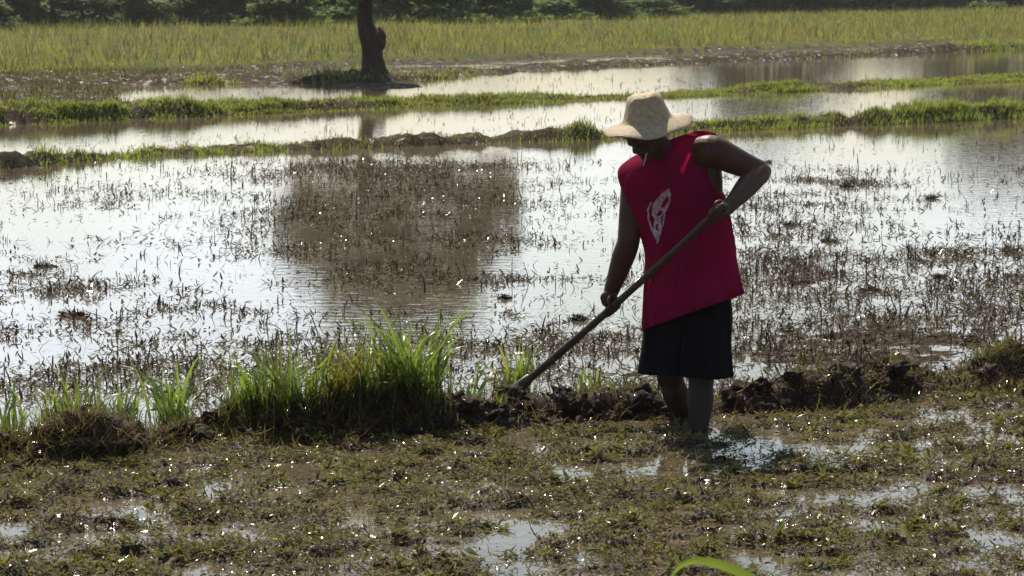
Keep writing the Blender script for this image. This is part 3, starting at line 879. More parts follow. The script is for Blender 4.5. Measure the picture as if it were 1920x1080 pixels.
# weeds and roots on the ridge
x = U(-3.2, 3.6, 60000); d = RNG.normal(.16, .16, 60000)
y = np.interp(x, L_near[0], L_near[1]) + d
px, py = to_px(x, y)
p_ = np.interp(px, [-300, 0, 250, 400, 700, 860, 1250, 1390, 1760, 1790, 2300], [.4, .42, .4, .35, .3, .12, .10, .13, .15, .3, .4]) * np.clip(.6 + 1.1 * fbm(x, y, 4.0, 3, 551), 0, 1.4)
keep = (RNG.random(len(x)) < p_) & (np.abs(d - .15) < .42)
x, y = x[keep], y[keep]; N = len(x)
v, f = blades(np.stack([x, y, wet_level(x, y) + U(-.004, .014, N)], 1), U(0, 6.283, N), U(.02, .11, N), U(.003, .009, N), U(.7, 1.8, N), U(-.9, 1.1, N), 3, U(-.6, .6, N), .3)
add('ridge_weeds', mesh_np('ridge_weeds', v, f), M['weed'], kind='stuff', label='dead stems and weeds over the turned mud ridge', cat='weeds')
x = U(-3.2, 3.6, 40000); d = RNG.normal(.22, .13, 40000)
y = np.interp(x, L_near[0], L_near[1]) + d
px, py = to_px(x, y)
p_ = np.interp(px, [-300, 0, 60, 200, 260, 420, 700, 820, 860, 1060, 1180, 1250, 1390, 1500, 1700, 1760, 1800, 2300], [.4, .4, .25, .12, .3, .25, .2, .1, .02, .10, .16, .02, .02, .06, .07, .05, .15, .3]) * np.clip(.4 + 1.6 * fbm(x, y, 5.0, 3, 561), 0, 1.4)
keep = RNG.random(len(x)) < p_
x, y = x[keep], y[keep]; N = len(x)
v, f = blades(np.stack([x, y, wet_level(x, y)], 1), U(0, 6.283, N), U(.03, .12, N), U(.004, .010, N), U(0.1, 1.1, N), U(0, 1.2, N), 3, U(-.4, .4, N), .1)
add('ridge_sprouts', mesh_np('ridge_sprouts', v, f), M['greens'], kind='stuff', label='short green sprouts along the top of the mud ridge', cat='weeds')

# weed clods out in the flooded paddy
WC = [(1480, 422, .9, 'dark clod of weeds in the water right of the elbow'), (135, 592, 1.1, 'dark weed clump leaning in the water at far left'), (605, 312, .8, 'small dark clod near the middle bund below the lone tree'),
      (1440, 305, .7, 'small dark clod just right of the raised elbow'), (1555, 452, .9, 'weed clump with a yellow blade in the right paddy'), (85, 500, 1.2, 'broad mound of weeds at the left of the paddy'),
 (945, 560, .7, 'weed clump in the water straight above the hoe head'), (1745, 372, .8, 'weed clump near the reflection of the trees at the far right'), (1585, 350, .8, 'weed clump highest up in the paddy right of the elbow'),
      (1890, 470, .9, 'weed clump in the paddy close to the right picture edge'), (1500, 530, 1.0, 'weed clump at the left end of the dense weeds right of the shirt'), (1630, 545, 1.0, 'weed clump in the middle of the dense weeds on the right'), (1760, 520, .9, 'weed clump at the right end of the dense weeds'), (1085, 600, .8, 'weed clump in the water left of the right hand'), (1820, 640, 1.0, 'weed clump behind the mud ridge near the right edge'), (1480, 620, 1.0, 'weed clump behind the long mud hump on the right')]
for i, (px, py, s, lab) in enumerate(WC):
    g = gnd(px, py)
    root = empty('weed_clump', (g.x, g.y, 0), lab or 'small dark clump of sodden weeds lying in the flooded paddy', 'weeds', 'weed clumps in the flooded paddy')
    cl = add('mud_lump', lump('mud_lump', (.05 * s, .05 * s, .012 * s), 600 + i, 3, 2.0, 'mud', 2.6), None, root, loc=(0, 0, .004))
    n_ = int(random.uniform(70, 170)); s = s * random.choice((.45, .6, .8, 1.0, 1.3))
    a = U(0, 6.283, n_); q = np.abs(RNG.normal(0, .085, n_)) * s
    v, f = blades(np.stack([q * np.cos(a) * (1.0 + 1.2 * RNG.random()), q * np.sin(a) * (.7 + 1.1 * RNG.random()), np.full(n_, .006) + U(0, .02, n_)], 1), U(0, 6.283, n_), U(.02, .075, n_) * s, U(.005, .011, n_), np.where(RNG.random(n_) < .18, U(.1, .8, n_), U(1.0, 1.75, n_)), U(-.5, .9, n_), 3, U(-.5, .5, n_), .2)
    add('weed_stems', mesh_np('weed_stems', v, f), M['stubble' if i % 2 else 'weed_dark'], root, kind='stuff')
    if px == 1555:
        v, f = blades(np.array([[0, 0, .01], [.01, .0, .01]]), np.array([.4, 2.4]), np.array([.17, .1]), np.array([.012, .01]), np.array([.1, .3]), np.array([.5, .8]), 5)
        add('blade', mesh_np('blade', v, f), M['grass_y'], root, label='yellow green upright blade')

# ------------------------------------------------------------------ grass clumps on the near ridge
def blade_proto(seed, bend, width, tilt):
    k = 9
    s = np.linspace(0, 1, k + 1)
    V = []
    x = z = 0.0
    for i in range(k + 1):
        th = tilt + bend * s[i] ** 1.6
        if i:
            x += math.sin(th) / k; z += math.cos(th) / k
        w = width * (0.35 + 0.65 * min(1, s[i] * 4)) * max(.03, (1 - s[i] ** 2.2))
        nx, nz = -math.cos(th), math.sin(th)
        tw = .5 * s[i] * (1 if seed % 2 else -1)
        cw, sw = math.cos(tw), math.sin(tw)
        V.append((x + nx * w * sw, -w * cw, z + nz * w * sw))
        V.append((x - nx * w * .28, 0, z - nz * w * .28))
        V.append((x - nx * w * sw, w * cw, z - nz * w * sw))
    F = []
    for i in range(k):
        a = 3 * i
        F += [(a, a + 1, a + 4, a + 3), (a + 1, a + 2, a + 5, a + 4)]
    return np.array(V), np.array(F)
def blade_set(tag, mat):
    out = []
    for i, (bd, w, tl) in enumerate(((.5, .012, .08), (.9, .013, .12), (1.5, .014, .1), (2.1, .013, .15), (.25, .011, .05), (1.2, .016, .2))):
        v, f = blade_proto(i, bd, w, tl)
        me = mesh_np('%s_blade_%d' % (tag, i), v, f, True)
        me.materials.append(mat)
        out.append(me)
    return out
BL_G, BL_Y = blade_set('green', M['grass']), blade_set('yellow', M['grass_y'])

def clump(px, py, wpx, hgt, nb, kind, label, name='grass_clump', thatch=120, fine=60, lean=.25, z=None, group=None, wscale=1.0):
    g = gnd(px, py)
    x0, y0 = g.x, g.y + .16
    z0 = float(wet_level(np.array(x0), np.array(y0)))
    w = wpx / 427.0 / 2
    root = empty(name, (x0, y0, z0), label, 'grass', group)
    rr = np.random.default_rng(int(px * 7 + py))
    def zz(x, y):
        return wet_level(x0 + x, y0 + y) - z0
    for i in range(nb):
        bx, by = rr.normal(0, w * .42), rr.normal(0, .06)
        bx = max(-w, min(w, bx))
        me = (BL_Y if (kind == 'y' and rr.random() < .75) or (kind == 'm' and rr.random() < .3) else BL_G)[rr.integers(0, 6)]
        o = add('blade', me, None, root, loc=(bx, by, float(zz(np.array(bx), np.array(by))) - .01))
        Lh = hgt * rr.uniform(.55, 1.12)
        # leaning outwards: to the right on the right, to the left on the left
        az = (0 if rr.random() < .5 + .5 * bx / (w + 1e-6) else math.pi) + rr.normal(0, .9)
        o.rotation_euler = (rr.normal(0, .12), rr.normal(0, lean * .5), az)
        ws = rr.uniform(.8, 1.55) * wscale / max(Lh, .1)
        o.scale = (Lh, Lh * ws * .62, Lh)
    n_ = fine
    bx = rr.normal(0, w * .45, n_); by = rr.normal(0, .07, n_)
    v, f = blades(np.stack([bx, by, zz(bx, by) - .005], 1), rr.uniform(0, 6.283, n_), hgt * rr.uniform(.3, .8, n_), rr.uniform(.003, .007, n_), rr.uniform(0, .4, n_), rr.uniform(.1, 1.3, n_), 4)
    add('fine_blades', mesh_np('fine_blades', v, f), M['grass_y' if kind == 'y' else 'grass'], root, kind='stuff')
    if thatch:
        n_ = thatch
        bx = rr.normal(0, w * .5, n_); by = rr.normal(-.06, .08, n_)
        v, f = blades(np.stack([bx, by, zz(bx, by) - .01], 1), rr.normal(-1.57, 1.2, n_), rr.uniform(.06, .2, n_), rr.uniform(.004, .009, n_), rr.uniform(.1, .9, n_), rr.uniform(.3, 1.9, n_), 4)
        add('dead_thatch', mesh_np('dead_thatch', v, f), M['thatch'], root, kind='stuff')
    return root
clump(765, 816, 150, .53, 84, 'g', 'tallest bright green grass clump, left of the hoe blade', thatch=520, fine=340)
clump(700, 822, 90, .40, 34, 'm', 'green grass tuft leaning on the left of the tallest clump', thatch=160, fine=80)
clump(645, 826, 130, .36, 46, 'y', 'yellowish grass clump between the two tall green clumps', thatch=420, fine=420)
clump(535, 828, 120, .40, 46, 'm', 'broad green grass clump with a dark base left of the yellow one', thatch=520, fine=340)
clump(455, 822, 110, .33, 28, 'm', 'thin grass tuft at the left end of the row of clumps', thatch=220, fine=200)
clump(318, 815, 90, .42, 24, 'g', 'slim upright green grass clump standing apart on the left', thatch=90, fine=110)
clump(120, 800, 140, .30, 20, 'm', 'sparse grass growing behind the rooty mud mound', thatch=60, fine=140)
clump(215, 800, 80, .26, 14, 'g', 'small grass tuft right of the rooty mud mound', thatch=50, fine=90)
clump(18, 840, 70, .32, 20, 'g', 'leafy grass clump cut by the left edge of the picture', thatch=60, fine=40)
clump(-90, 860, 110, .3, 16, 'g', 'grass clump just outside the left edge of the picture', thatch=60, fine=40)
clump(965, 742, 90, .36, 20, 'm', 'thin grass clump right above the hoe head', thatch=140, fine=120, wscale=.7)
clump(1110, 735, 110, .13, 10, 'g', 'low grass tuft between the hoe handle and the shorts', thatch=20, fine=60, wscale=.7)
clump(940, 806, 60, .10, 7, 'm', 'tiny grass sprig in front of the hoe head', thatch=10, fine=12, wscale=.6)
clump(870, 790, 60, .34, 7, 'g', 'few long arching blades at the right of the tallest clump', thatch=20, fine=16)
clump(1405, 760, 50, .12, 5, 'm', 'pair of short leaves on the mud right of the shorts', thatch=10, fine=8)
clump(1885, 745, 90, .07, 6, 'm', 'mossy tuft on the ridge at the right edge', thatch=120, fine=80)
clump(1600, 772, 160, .06, 6, 'm', 'low mossy weeds on the long mud hump right of the worker', thatch=60, fine=40)

# rooty mound at the left
NR = 620
x = RNG.normal(0, .12, NR); yv = RNG.normal(-.03, .08, NR)
g = gnd(150, 866)
root = empty('root_mound', (g.x, g.y + .12, 0), 'upturned mud mound bristling with roots and dead stems at the left', 'mound')
add('sod', lump('sod', (.18, .13, .10), 701, 4, .75, 'ridge_mud', 3.2), None, root, loc=(0, 0, .08))
zr = np.maximum(wet_level(x + g.x, yv + g.y + .12), .08 + .10 * np.sqrt(np.clip(1 - (x / .18) ** 2 - (yv / .13) ** 2, 0, 1))) + .008
v, f = blades(np.stack([x, yv, zr], 1), RNG.normal(-1.3, 1.5, NR), U(.05, .17, NR), U(.0025, .006, NR), U(.7, 1.9, NR), U(-.5, 1.2, NR), 4)
add('roots', mesh_np('roots', v, f), M['weed'], root, kind='stuff')

# tall grass plant near the camera: only the bend of one leaf reaches into the picture
fy = 5.2
fb = at(1262, 1180, fy)
root = empty('tall_grass', (fb.x, fy, -.02), 'blurred green grass blade arching in at the bottom edge', 'grass')
leafpts = [at(1240, 1110, fy), at(1268, 1068, fy), at(1296, 1052, fy - .02), at(1330, 1054, fy - .05), at(1370, 1066, fy - .08), at(1420, 1090, fy - .12), at(1480, 1130, fy - .16), at(1540, 1190, fy - .2)]
leafw = [.003, .0045, .0065, .009, .0105, .011, .010, .003]
sp = spline([list(p) + [w] for p, w in zip(leafpts, leafw)], 26)
V, F = [], []
for i, p in enumerate(sp):
    c = Vector(p[:3]) - Vector((fb.x, fy, -.02))
    V += [tuple(c + Vector((-.2 * p[3], -.35 * p[3], p[3] * .9))), tuple(c + Vector((0, -.004, 0))), tuple(c + Vector((.2 * p[3], .35 * p[3], -p[3] * .9)))]
for i in range(len(sp) - 1):
    a = 3 * i
    F += [(a, a + 1, a + 4, a + 3), (a + 1, a + 2, a + 5, a + 4)]
add('blade', mesh_list('blade', V, F), M['grass'], root)
stem_top = at(1240, 1110, fy) - Vector((fb.x, fy, -.02))
v, f = tube([(0, 0, 0), (.01, .02, .35), (-.01, .01, .7), tuple(stem_top)], [.006, .005, .004, .002], 7)
add('stem', mesh_list('stem', v, f), M['grass'], root)
for i in range(5):
    o = add('blade', BL_G[i], None, root, loc=(.01, 0, .05 + .08 * i))
    o.scale = (.6, .5, .6); o.rotation_euler = (0, .2, 1.2 * i)

# ------------------------------------------------------------------ the worker
def mesh_verts_faces(parts):
    V, F, n = [], [], 0
    for v, f in parts:
        V += [tuple(map(float, p)) for p in v]
        F += [tuple(int(i) + n for i in q) for q in f]
        n += len(v)
    return V, F

def ellipsoid(c, axes, sub=3):
    """axes: three vectors"""
    bm = bmesh.new()
    bmesh.ops.create_icosphere(bm, subdivisions=sub, radius=1)
    c = Vector(c)
    V = [c + axes[0] * v.co.x + axes[1] * v.co.y + axes[2] * v.co.z for v in bm.verts]
    F = [tuple(v.index for v in f.verts) for f in bm.faces]
    bm.free()
    return V, F

def stube(ctrl, n=16, seg=16):
    """smooth tube: ctrl = list of (Vector, r)"""
    sp = spline([list(p) + [r] for p, r in ctrl], n)
    return tube([p[:3] for p in sp], [max(.002, p[3]) for p in sp], seg)

F_dir = Vector((-.55, -.83, 0)).normalized()       # the way the worker faces
R_dir = Vector((-.83, .55, 0)).normalized()        # towards his own right

# hoe first: the hands close on it
h_top, h_end = at(1358, 384, 13.60), at(972, 728, 14.60)
h_ax = (h_end - h_top).normalized()
def on_handle(px):
    t = (px - 1358) / (972 - 1358)
    return h_top.lerp(h_end, t)
hoe_base = at(925, 765, 14.72)
hoe = empty('hoe', hoe_base, 'long handled hoe with a dark muddy blade, held by the worker', 'hoe')
sag = Vector((0, 0, -.012))
hp = []
for i in range(15):
    t = i / 14
    hp.append(h_top.lerp(h_end, t) + sag * math.sin(math.pi * t) - hoe_base)
v, f = tube(hp, [.0145 + .004 * (i / 14) + .0012 * math.sin(i * 1.9) for i in range(15)], 12)
add('handle', mesh_list('handle', v, f), M['wood'], hoe)
side = h_ax.cross(Vector((0, 0, 1))).normalized()
e = h_end - hoe_base
v, f = tube([e - h_ax * .10, e - h_ax * .02, e + h_ax * .06], [.021, .029, .031], 12)
add('socket', mesh_list('socket', v, f), M['iron'], hoe)
bd = (h_ax * .75 + Vector((.35, .1, -.75))).normalized()
bn = bd.cross(side).normalized()
V, F = [], []
rows = [(0.0, .034, .014), (.03, .062, .010), (.08, .082, .007), (.15, .088, .005), (.22, .085, .003), (.24, .08, .0015)]
for d, w, th in rows:
    c = e + h_ax * .035 + bd * d + bn * (.03 * (d / .24) ** 2)
    V += [c - side * w - bn * th, c - side * w + bn * th, c + side * w + bn * th, c + side * w - bn * th]
for i in range(len(rows) - 1):
    a = 4 * i
    for j in range(4):
        F.append((a + j, a + (j + 1) % 4, a + 4 + (j + 1) % 4, a + 4 + j))
F += [(0, 3, 2, 1), (4 * (len(rows) - 1), 4 * (len(rows) - 1) + 1, 4 * (len(rows) - 1) + 2, 4 * (len(rows) - 1) + 3)]
add('blade', mesh_list('hoe_blade', V, F, False), M['iron'], hoe)
add('mud_cake', lump('mud_cake', (.06, .045, .04), 733, 3, 1.0, 'ridge_mud', 2.0), None, hoe, loc=e + h_ax * .07)

person_base = gnd(1300, 800)
worker = empty('person', person_base, 'stooping farm worker in a straw hat, red sleeveless shirt and black shorts', 'person')
PB = Vector(person_base)

def hand(center, elbow, parts):
    """palm beside the handle, four fingers curled round it, a thumb over the other side"""
    w = (elbow - center); w = (w - h_ax * w.dot(h_ax)).normalized()     # from handle towards the forearm
    q = h_ax.cross(w).normalized()
    rh = .018
    def around(a, r, along):
        return center + w * (r * math.cos(a)) + q * (r * math.sin(a)) + h_ax * along
    pc = around(.35, rh + .020, 0)
    pax = (w * math.cos(.35) + q * math.sin(.35))
    tang = (-w * math.sin(.35) + q * math.cos(.35))
    parts.append(ellipsoid(pc, (h_ax * .046, tang * .036, pax * .020)))
    parts.append(ellipsoid(pc + pax * .012 - tang * .012, (h_ax * .036, tang * .034, pax * .022)))
    for i, ln in enumerate((.95, 1.05, 1.0, .82)):
        al = (i - 1.5) * .0235
        ctrl = []
        for k in range(6):
            a = .75 + ln * 3.5 * k / 5
            r = rh + (.0125 if k == 2 else .010)
            ctrl.append((around(a, r, al * (1 - .04 * k)), .0098 - .0006 * k))
        parts.append(stube(ctrl, 14, 8))
    tc = []
    for k in range(5):
        a = .1 - 2.3 * k / 4
        tc.append((around(a, rh + .012, -.048 + .016 * k / 4), .0115 - .0009 * k))
    parts.append(stube(tc, 12, 8))
    return pc + pax * .03

body = []
# joints
neck0, neck1 = at(1252, 298, 14.02), at(1230, 264, 13.95)
headc = at(1209, 244, 13.91)
sh_r, sh_l = at(1192, 322, 14.12), at(1336, 283, 13.92)
el_r = at(1178, 455, 14.10)
el_l = at(1424, 322, 13.98)
hd_r, hd_l = on_handle(1150), on_handle(1343)
wr_r = hand(hd_r, el_r, body)
wr_l = hand(hd_l, el_l, body)
# right arm (left in the picture)
body.append(stube([(sh_r + Vector((.03, .0, .02)), .055), (sh_r, .060), (sh_r.lerp(el_r, .35), .058), (sh_r.lerp(el_r, .75), .053), (el_r, .050), (el_r.lerp(wr_r, .25), .052), (el_r.lerp(wr_r, .65), .042), (wr_r, .032), (wr_r.lerp(hd_r, .6), .024)], 34, 18))
# left arm
body.append(stube([(sh_l + Vector((-.06, .03, .0)), .060), (sh_l, .070), (sh_l.lerp(el_l, .4), .063), (sh_l.lerp(el_l, .8), .053), (el_l, .050), (el_l.lerp(wr_l, .12), .052), (el_l.lerp(wr_l, .4), .049), (el_l.lerp(wr_l, .75), .036), (wr_l, .027), (wr_l.lerp(hd_l, .6), .024)], 36, 18))
body.append(ellipsoid(el_l + Vector((.012, .01, 0)), (Vector((.042, 0, 0)), Vector((0, .042, 0)), Vector((0, 0, .040)))))
# torso core, hidden under the shirt but joining the limbs
body.append(stube([(at(1292, 610, 14.12), .10), (at(1290, 560, 14.12), .105), (at(1282, 470, 14.10), .105), (at(1272, 390, 14.07), .12), (at(1264, 335, 14.05), .105), (at(1258, 305, 14.03), .07), (neck0, .055), (neck1, .052), (headc, .055)], 40, 24))
body.append(stube([(sh_r, .05), (at(1262, 310, 14.05), .07), (sh_l, .055)], 14, 14))
body.append(stube([(at(1322, 280, 14.0), .05), (at(1330, 330, 14.0), .058), (at(1330, 390, 14.02), .055), (at(1322, 450, 14.06), .05)], 14, 14))
# legs
hip_f, kn_f, an_f = at(1326, 595, 14.08), at(1315, 700, 14.03), at(1311, 815, 13.95)
hip_b, kn_b, an_b = at(1252, 595, 14.16), at(1256, 705, 14.16), at(1284, 790, 14.50)
for hp_, kn, an in ((hip_f, kn_f, an_f), (hip_b, kn_b, an_b)):
    down = Vector((0, 0, -.10))
    body.append(stube([(hp_, .075), (hp_.lerp(kn, .5), .070), (kn + Vector((0, 0, .04)), .062), (kn, .060), (kn.lerp(an, .18), .056), (kn.lerp(an, .42), .060), (kn.lerp(an, .75), .046), (an, .037), (an + down * .5, .036), (an + down, .04)], 34, 18))
    foot = an + down
    body.append(ellipsoid(foot + F_dir * .07, (F_dir * .125, R_dir * .045, Vector((0, 0, .032)))))
# head: skull, jaw, nose, ears; face looks down to the left
face = (F_dir * .8 + Vector((-.12, 0, -.72))).normalized()
hup = (Vector((0, 0, 1)) - face * face.z).normalized()
hright = face.cross(hup).normalized()
body.append(ellipsoid(headc + hup * .02, (hright * .074, face * .090, hup * .098)))
body.append(ellipsoid(headc + face * .03 - hup * .055, (hright * .058, face * .062, hup * .062)))
body.append(ellipsoid(headc + face * .068 - hup * .092, (hright * .026, face * .022, hup * .02)))
nose = headc + face * .093 - hup * .005
body.append(stube([(nose + hup * .03 - face * .004, .008), (nose + face * .010 - hup * .008, .012), (nose + face * .016 - hup * .022, .0135), (nose + face * .004 - hup * .03, .010)], 10, 10))
body.append(stube([(headc + face * .082 + hup * .032 - hright * .05, .009), (headc + face * .094 + hup * .034, .010), (headc + face * .082 + hup * .032 + hright * .05, .009)], 10, 8))
for s in (-1, 1):
    body.append(ellipsoid(headc + hright * (.076 * s) - face * .008 - hup * .005, (hright * .010, face * .020, hup * .032), 2))
    body.append(ellipsoid(headc + face * .07 - hup * .012 + hright * (.038 * s), (hright * .022, face * .016, hup * .02), 2))
for dz, rr_ in ((-.048, .0075), (-.060, .0085)):
    body.append(stube([(headc + face * .082 + hup * dz - hright * .022, .004), (headc + face * .094 + hup * dz, rr_), (headc + face * .082 + hup * dz + hright * .022, .004)], 9, 8))
V, F = mesh_verts_faces(body)
V = [Vector(p) - PB for p in V]
bmesh_obj = add('body', mesh_list('body_parts', V, F), M['skin'], worker)
rm = bmesh_obj.modifiers.new('remesh', 'REMESH'); rm.mode = 'VOXEL'; rm.voxel_size = .005; rm.use_smooth_shade = True
sm = bmesh_obj.modifiers.new('smooth', 'SMOOTH'); sm.factor = .5; sm.iterations = 4
bpy.context.view_layer.update()
dg = bpy.context.evaluated_depsgraph_get()
me = bpy.data.meshes.new_from_object(bmesh_obj.evaluated_get(dg))
bmesh_obj.modifiers.clear()
bmesh_obj.data = me
me.name = 'body'
if not me.materials:
    me.materials.append(M['skin'])
for s in (-1, 1):
    v, f = ellipsoid(headc + face * .083 + hup * .014 + hright * (.031 * s) - PB, (hright * .013, face * .008, hup * .007), 2)
    add('eye', mesh_list('eye', v, f), M['eye'], worker)
# short hair under the hat
V, F = ellipsoid(headc + hup * .022 - face * .010 - PB, (hright * .079, face * .092, hup * .100), 4)
keepf = []
for fc_ in F:
    c = sum((V[i] for i in fc_), Vector()) / 3 - (headc - PB)
    if c.dot(hup) > .035 or (c.dot(face) < -.01 and c.dot(hup) > -.055):
        keepf.append(fc_)
add('hair', mesh_list('hair', V, keepf), M['hair'], worker)

# shirt: rings given by their left and right edges
def ring_loft(rings, rows, seg, fold, seed, YL, YR, p=2.3, foldfreq=5):
    """rings: (xl, yl, xr, yr, depth, dY)"""
    A = spline(rings, rows)
    V = []
    for i, r in enumerate(A):
        t = i / (rows - 1)
        Lp = at(r[0], r[1], YL + r[5]); Rp = at(r[2], r[3], YR + r[5])
        c = (Lp + Rp) / 2; a = (Rp - Lp) / 2
        b_ = Vector((a.z * 0, 0, 0)) + Vector((0, 0, 1)).cross(a).normalized() * r[4]
        for j in range(seg):
            th = 2 * math.pi * j / seg
            ct, st = math.cos(th), math.sin(th)
            k = (abs(ct) ** p + abs(st) ** p) ** (-1 / p)
            fo = fold(t, th)
            V.append(c + a * (ct * k * (1 + fo * .35)) + b_ * (st * k) + (b_.normalized() * st + a.normalized() * ct * .4) * fo)
    F = []
    for i in range(rows - 1):
        for j in range(seg):
            F.append((i * seg + j, i * seg + (j + 1) % seg, (i + 1) * seg + (j + 1) % seg, (i + 1) * seg + j))
    return V, F

def shirt_fold(t, th):
    # t = 0 at the hem, 1 at the neck
    d = max(0.0, 1 - t * 1.25)
    f = .017 * d * math.sin(6 * th + 1.1 + 1.6 * t) + .008 * d * math.sin(11 * th - 2.0 * t)
    x = math.cos(th) * 1.4
    f += .020 * float(fbm(np.array(x * 1.1 + t * 2.6 + 2 * math.sin(th)), np.array(t * 3.4 - x * .8), 1.6, 3, 811)) * (1 - t * .4)
    rg_ = float(fbm(np.array(x * .9 + t * 1.9 + 1.3 * math.sin(th) + 9.0), np.array(t * 2.6 - x * 1.5), 1.5, 2, 817))
    f += .016 * max(0.0, 1 - abs(rg_) * 4.5) * (1 - .5 * t)
    f += .009 * math.sin(22 * t + 3.2 * math.cos(th) + .8) * math.exp(-((t - .5) / .22) ** 2)
    return f
rings = [(1209, 617, 1388, 553, .175, .0), (1210, 590, 1386, 540, .172, .0), (1212, 545, 1380, 505, .16, .0), (1213, 500, 1374, 462, .145, .01), (1210, 455, 1367, 415, .135, .0), (1196, 415, 1356, 378, .135, 0), (1178, 378, 1340, 338, .135, 0),
         (1163, 345, 1334, 302, .130, 0), (1163, 318, 1338, 268, .116, 0), (1180, 300, 1338, 249, .092, .0), (1203, 288, 1312, 245, .072, .0), (1222, 286, 1290, 256, .064, .0)]
V, F = ring_loft(rings, 110, 96, shirt_fold, 1, 14.14, 13.98)
nv = len(V)
# turned-in hem
seg = 96
cen = sum((V[j] for j in range(seg)), Vector()) / seg
for k, (ins, upz) in enumerate(((.985, -.002), (.97, .01), (.96, .05))):
    for j in range(seg):
        V.append(cen + (V[j] - cen) * ins + Vector((0, 0, upz)))
    for j in range(seg):
        a0 = j if k == 0 else nv + (k - 1) * seg + j
        a1 = (j + 1) % seg if k == 0 else nv + (k - 1) * seg + (j + 1) % seg
        b0, b1 = nv + k * seg + j, nv + k * seg + (j + 1) % seg
        F.append((a1, a0, b0, b1))
shirt_me = mesh_list('shirt', [p - PB for p in V], F)
shirt = add('shirt', shirt_me, M['shirt'], worker)
shirt['label'] = 'crimson sleeveless shirt with a white leaf print'
bvh = BVHTree.FromPolygons([tuple(p) for p in V], [f for f in F])
# loose cap of cloth over each shoulder
def cap(c, out, fwd, w, l, droop, nm):
    V, F = [], []
    nu, nv_ = 14, 8
    for i in range(nu):
        a = -1.45 + 2.9 * i / (nu - 1)
        for j in range(nv_):
            t = j / (nv_ - 1)
            p_ = c + fwd * (w * math.sin(a)) + out * (l * t * (.6 + .4 * math.cos(a))) + Vector((0, 0, 1)) * (.05 * math.cos(a) - droop * t * t + .006 * math.sin(5 * a))
            V.append(p_ - PB)
    for i in range(nu - 1):
        for j in range(nv_ - 1):
            F.append((i * nv_ + j, (i + 1) * nv_ + j, (i + 1) * nv_ + j + 1, i * nv_ + j + 1))
    me_ = mesh_list(nm, V, F)
    o = add(nm, me_, M['shirt'], shirt)
    o.matrix_parent_inverse = Matrix.Identity(4)
    s_ = o.modifiers.new('thick', 'SOLIDIFY'); s_.thickness = .003
    return o
cap(at(1196, 322, 14.12), Vector((-.95, .1, -.25)).normalized(), Vector((.1, -1, 0)), .085, .085, .035, 'shoulder_cap')

# white leaf print, laid on the cloth
def in_poly(px, py, poly):
    ins = False
    j = len(poly) - 1
    for i in range(len(poly)):
        xi, yi = poly[i]; xj, yj = poly[j]
        if (yi > py) != (yj > py) and px < (xj - xi) * (py - yi) / (yj - yi) + xi:
            ins = not ins
        j = i
    return ins
def near_line(px, py, pts, w):
    for (ax, ay), (bx, by) in zip(pts, pts[1:]):
        dx, dy = bx - ax, by - ay
        t = max(0, min(1, ((px - ax) * dx + (py - ay) * dy) / (dx * dx + dy * dy)))
        if math.hypot(px - ax - dx * t, py - ay - dy * t) < w:
            return True
    return False
LEAF_TOP = [(1254, 353), (1258, 364), (1256, 380), (1250, 395), (1240, 406), (1228, 412), (1222, 402), (1222, 388), (1230, 374), (1240, 364)]
HOLE1 = [(1252, 366), (1254, 376), (1246, 388), (1239, 390), (1243, 378)]
HOLE2 = [(1236, 394), (1244, 396), (1238, 404), (1230, 406)]
LEAF_LOW = [(1228, 412), (1240, 408), (1240, 424), (1236, 438), (1231, 450), (1225, 440), (1224, 425)]
HOLE3 = [(1230, 420), (1235, 420), (1233, 434), (1229, 430)]
def in_print(px, py):
    if in_poly(px, py, LEAF_TOP) and not in_poly(px, py, HOLE1) and not in_poly(px, py, HOLE2):
        return True
    if in_poly(px, py, LEAF_LOW) and not in_poly(px, py, HOLE3):
        return True
    return near_line(px, py, [(1221, 380), (1215, 392), (1216, 410), (1222, 430), (1230, 446)], 1.6) or near_line(px, py, [(1246, 400), (1243, 420), (1236, 442), (1232, 455)], 1.4)
V, F, vid = [], [], {}
stepx = 1.1
for i in range(44):
    for j in range(96):
        cx, cy = 1212 + i * stepx, 351 + j * stepx
        if not in_print(cx + .5, cy + .5):
            continue
        q = []
        for (a, c) in ((0, 0), (1, 0), (1, 1), (0, 1)):
            key = (i + a, j + c)
            if key not in vid:
                tgt = at(1212 + key[0] * stepx, 351 + key[1] * stepx, 14.0)
                o_ = Vector((0, 0, CAM_H)); d_ = (tgt - o_).normalized()
                hit = bvh.ray_cast(o_, d_)
                if hit[0] is None:
                    break
                vid[key] = len(V)
                V.append(hit[0] - d_ * .003 - PB)
            q.append(vid[key])
        if len(q) == 4:
            F.append(q)
add('leaf_print', mesh_list('leaf_print', V, F), M['print'], shirt)

# shorts: two wide legs and a seat
def shorts_fold(t, th):
    return .010 * (1 - t) * math.sin(5 * th + .7) + .006 * math.sin(9 * th + 5 * t) + .006 * float(fbm(np.array(math.cos(th) * 2 + t * 3), np.array(math.sin(th) * 2 + t), 1.4, 2, 821))
parts = []
for rg, yl, yr in (([(1203, 696, 1286, 702, .115, 0), (1205, 670, 1292, 672, .118, 0), (1208, 635, 1304, 635, .12, 0), (1212, 590, 1318, 585, .11, 0), (1222, 545, 1322, 535, .09, 0)], 14.18, 14.10),
                   ([(1278, 702, 1371, 707, .115, 0), (1279, 675, 1370, 676, .118, 0), (1281, 640, 1369, 636, .12, 0), (1284, 595, 1370, 585, .10, 0), (1275, 545, 1362, 530, .08, 0)], 14.07, 14.01)):
    parts.append(ring_loft(rg, 40, 48, shorts_fold, 2, yl, yr, 2.5))
V, F = mesh_verts_faces(parts)
so = add('shorts', mesh_list('shorts', [Vector(p) - PB for p in V], F), M['shorts'], worker)
s_ = so.modifiers.new('thick', 'SOLIDIFY'); s_.thickness = .004; s_.offset = -1

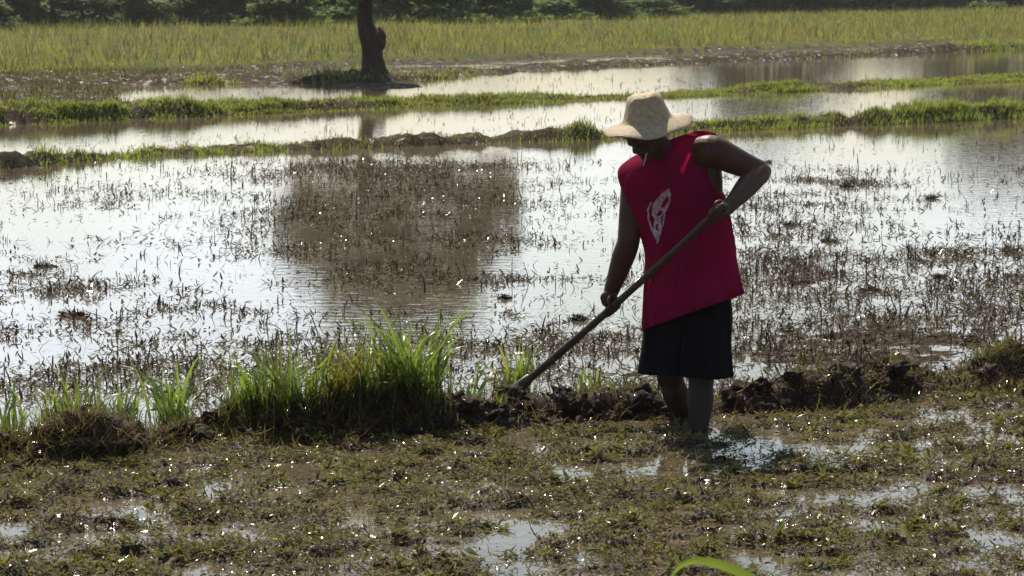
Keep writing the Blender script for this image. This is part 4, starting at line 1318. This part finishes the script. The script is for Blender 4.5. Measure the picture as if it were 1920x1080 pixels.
# straw hat
hc = at(1213, 224, 13.90)                          # centre of the band where crown meets brim
tilt_ax = (Vector((-.15, -.10, 1))).normalized()
hx = Vector((1, 0, 0)); hx = (hx - tilt_ax * hx.dot(tilt_ax)).normalized()
hy = tilt_ax.cross(hx).normalized()
seg = 64
prof_ = [(0.0, .118), (.030, .1185), (.052, .115), (.068, .107), (.079, .094), (.087, .076), (.094, .05), (.101, .035), (.108, .012), (.112, .0), (.120, -.003), (.14, -.008), (.16, -.014), (.178, -.020), (.194, -.027), (.196, -.032), (.192, -.033), (.17, -.023), (.15, -.015), (.115, -.006), (.108, .0), (.09, .06), (.075, .105), (.0, .112)]
V, F = [], []
for (r, z) in prof_:
    for j in range(seg):
        th = 2 * math.pi * j / seg
        wob = 1 + .012 * math.sin(3 * th + 1) + .01 * math.sin(7 * th)
        dz = 0.0
        if r > .112 and z < .001:
            k = (r - .112) / .095
            # brim droops at the front, lifts a little at the back right
            fr = math.cos(th - 4.05)
            dz = k * (-.020 * max(0, fr) + .014 * math.sin(2 * th + .5) + .006 * math.sin(5 * th))
        dent = -.012 * math.exp(-((r * math.cos(th)) / .02) ** 2) * (1 if z > .114 else 0)
        cr = .95 if z > 0 else 1.0
        V.append(hc + hx * (r * cr * wob * math.cos(th)) + hy * (r * wob * 1.08 * math.sin(th)) + tilt_ax * (z + dz + dent) - PB)
for i in range(len(prof_) - 1):
    for j in range(seg):
        F.append((i * seg + j, i * seg + (j + 1) % seg, (i + 1) * seg + (j + 1) % seg, (i + 1) * seg + j))
hat = add('straw_hat', mesh_list('straw_hat', V, F), M['straw'], worker)
cs = spline([list(at(*q)) for q in ((1213, 287, 13.84), (1211, 292, 13.838), (1210, 298, 13.838), (1208, 304, 13.84), (1206, 311, 13.845))], 24)
v, f = tube([Vector(p) - PB for p in cs], [.003] * 20 + [.0028, .0026, .0024, .002], 8)
add('chin_string', mesh_list('chin_string', v, f), M['string'], hat)
print('objects', len(bpy.data.objects), 'polys', sum(len(m.polygons) for m in bpy.data.meshes))

# ------------------------------------------------------------------ haze: one closed box of air round everything
hz, nt, b = mat_new('haze_air')
nt.nodes.remove(b)
pv = nt.nodes.new('ShaderNodeVolumePrincipled')
pv.inputs['Color'].default_value = (0.93, 0.95, 1.0, 1)
pv.inputs['Density'].default_value = HAZE
pv.inputs['Anisotropy'].default_value = 0.3
nt.links.new(pv.outputs['Volume'], nt.nodes['Material Output'].inputs['Volume'])
bm = bmesh.new()
bmesh.ops.create_cube(bm, size=1.0)
me = bpy.data.meshes.new('haze')
for v_ in bm.verts:
    v_.co = Vector((v_.co.x * 9000, -40 if v_.co.y < 0 else 2400, -1.5 if v_.co.z < 0 else 10.0))
bm.to_mesh(me); bm.free()
add('haze', me, hz, kind='stuff', label='thin pale haze in the air over the fields', cat='haze')
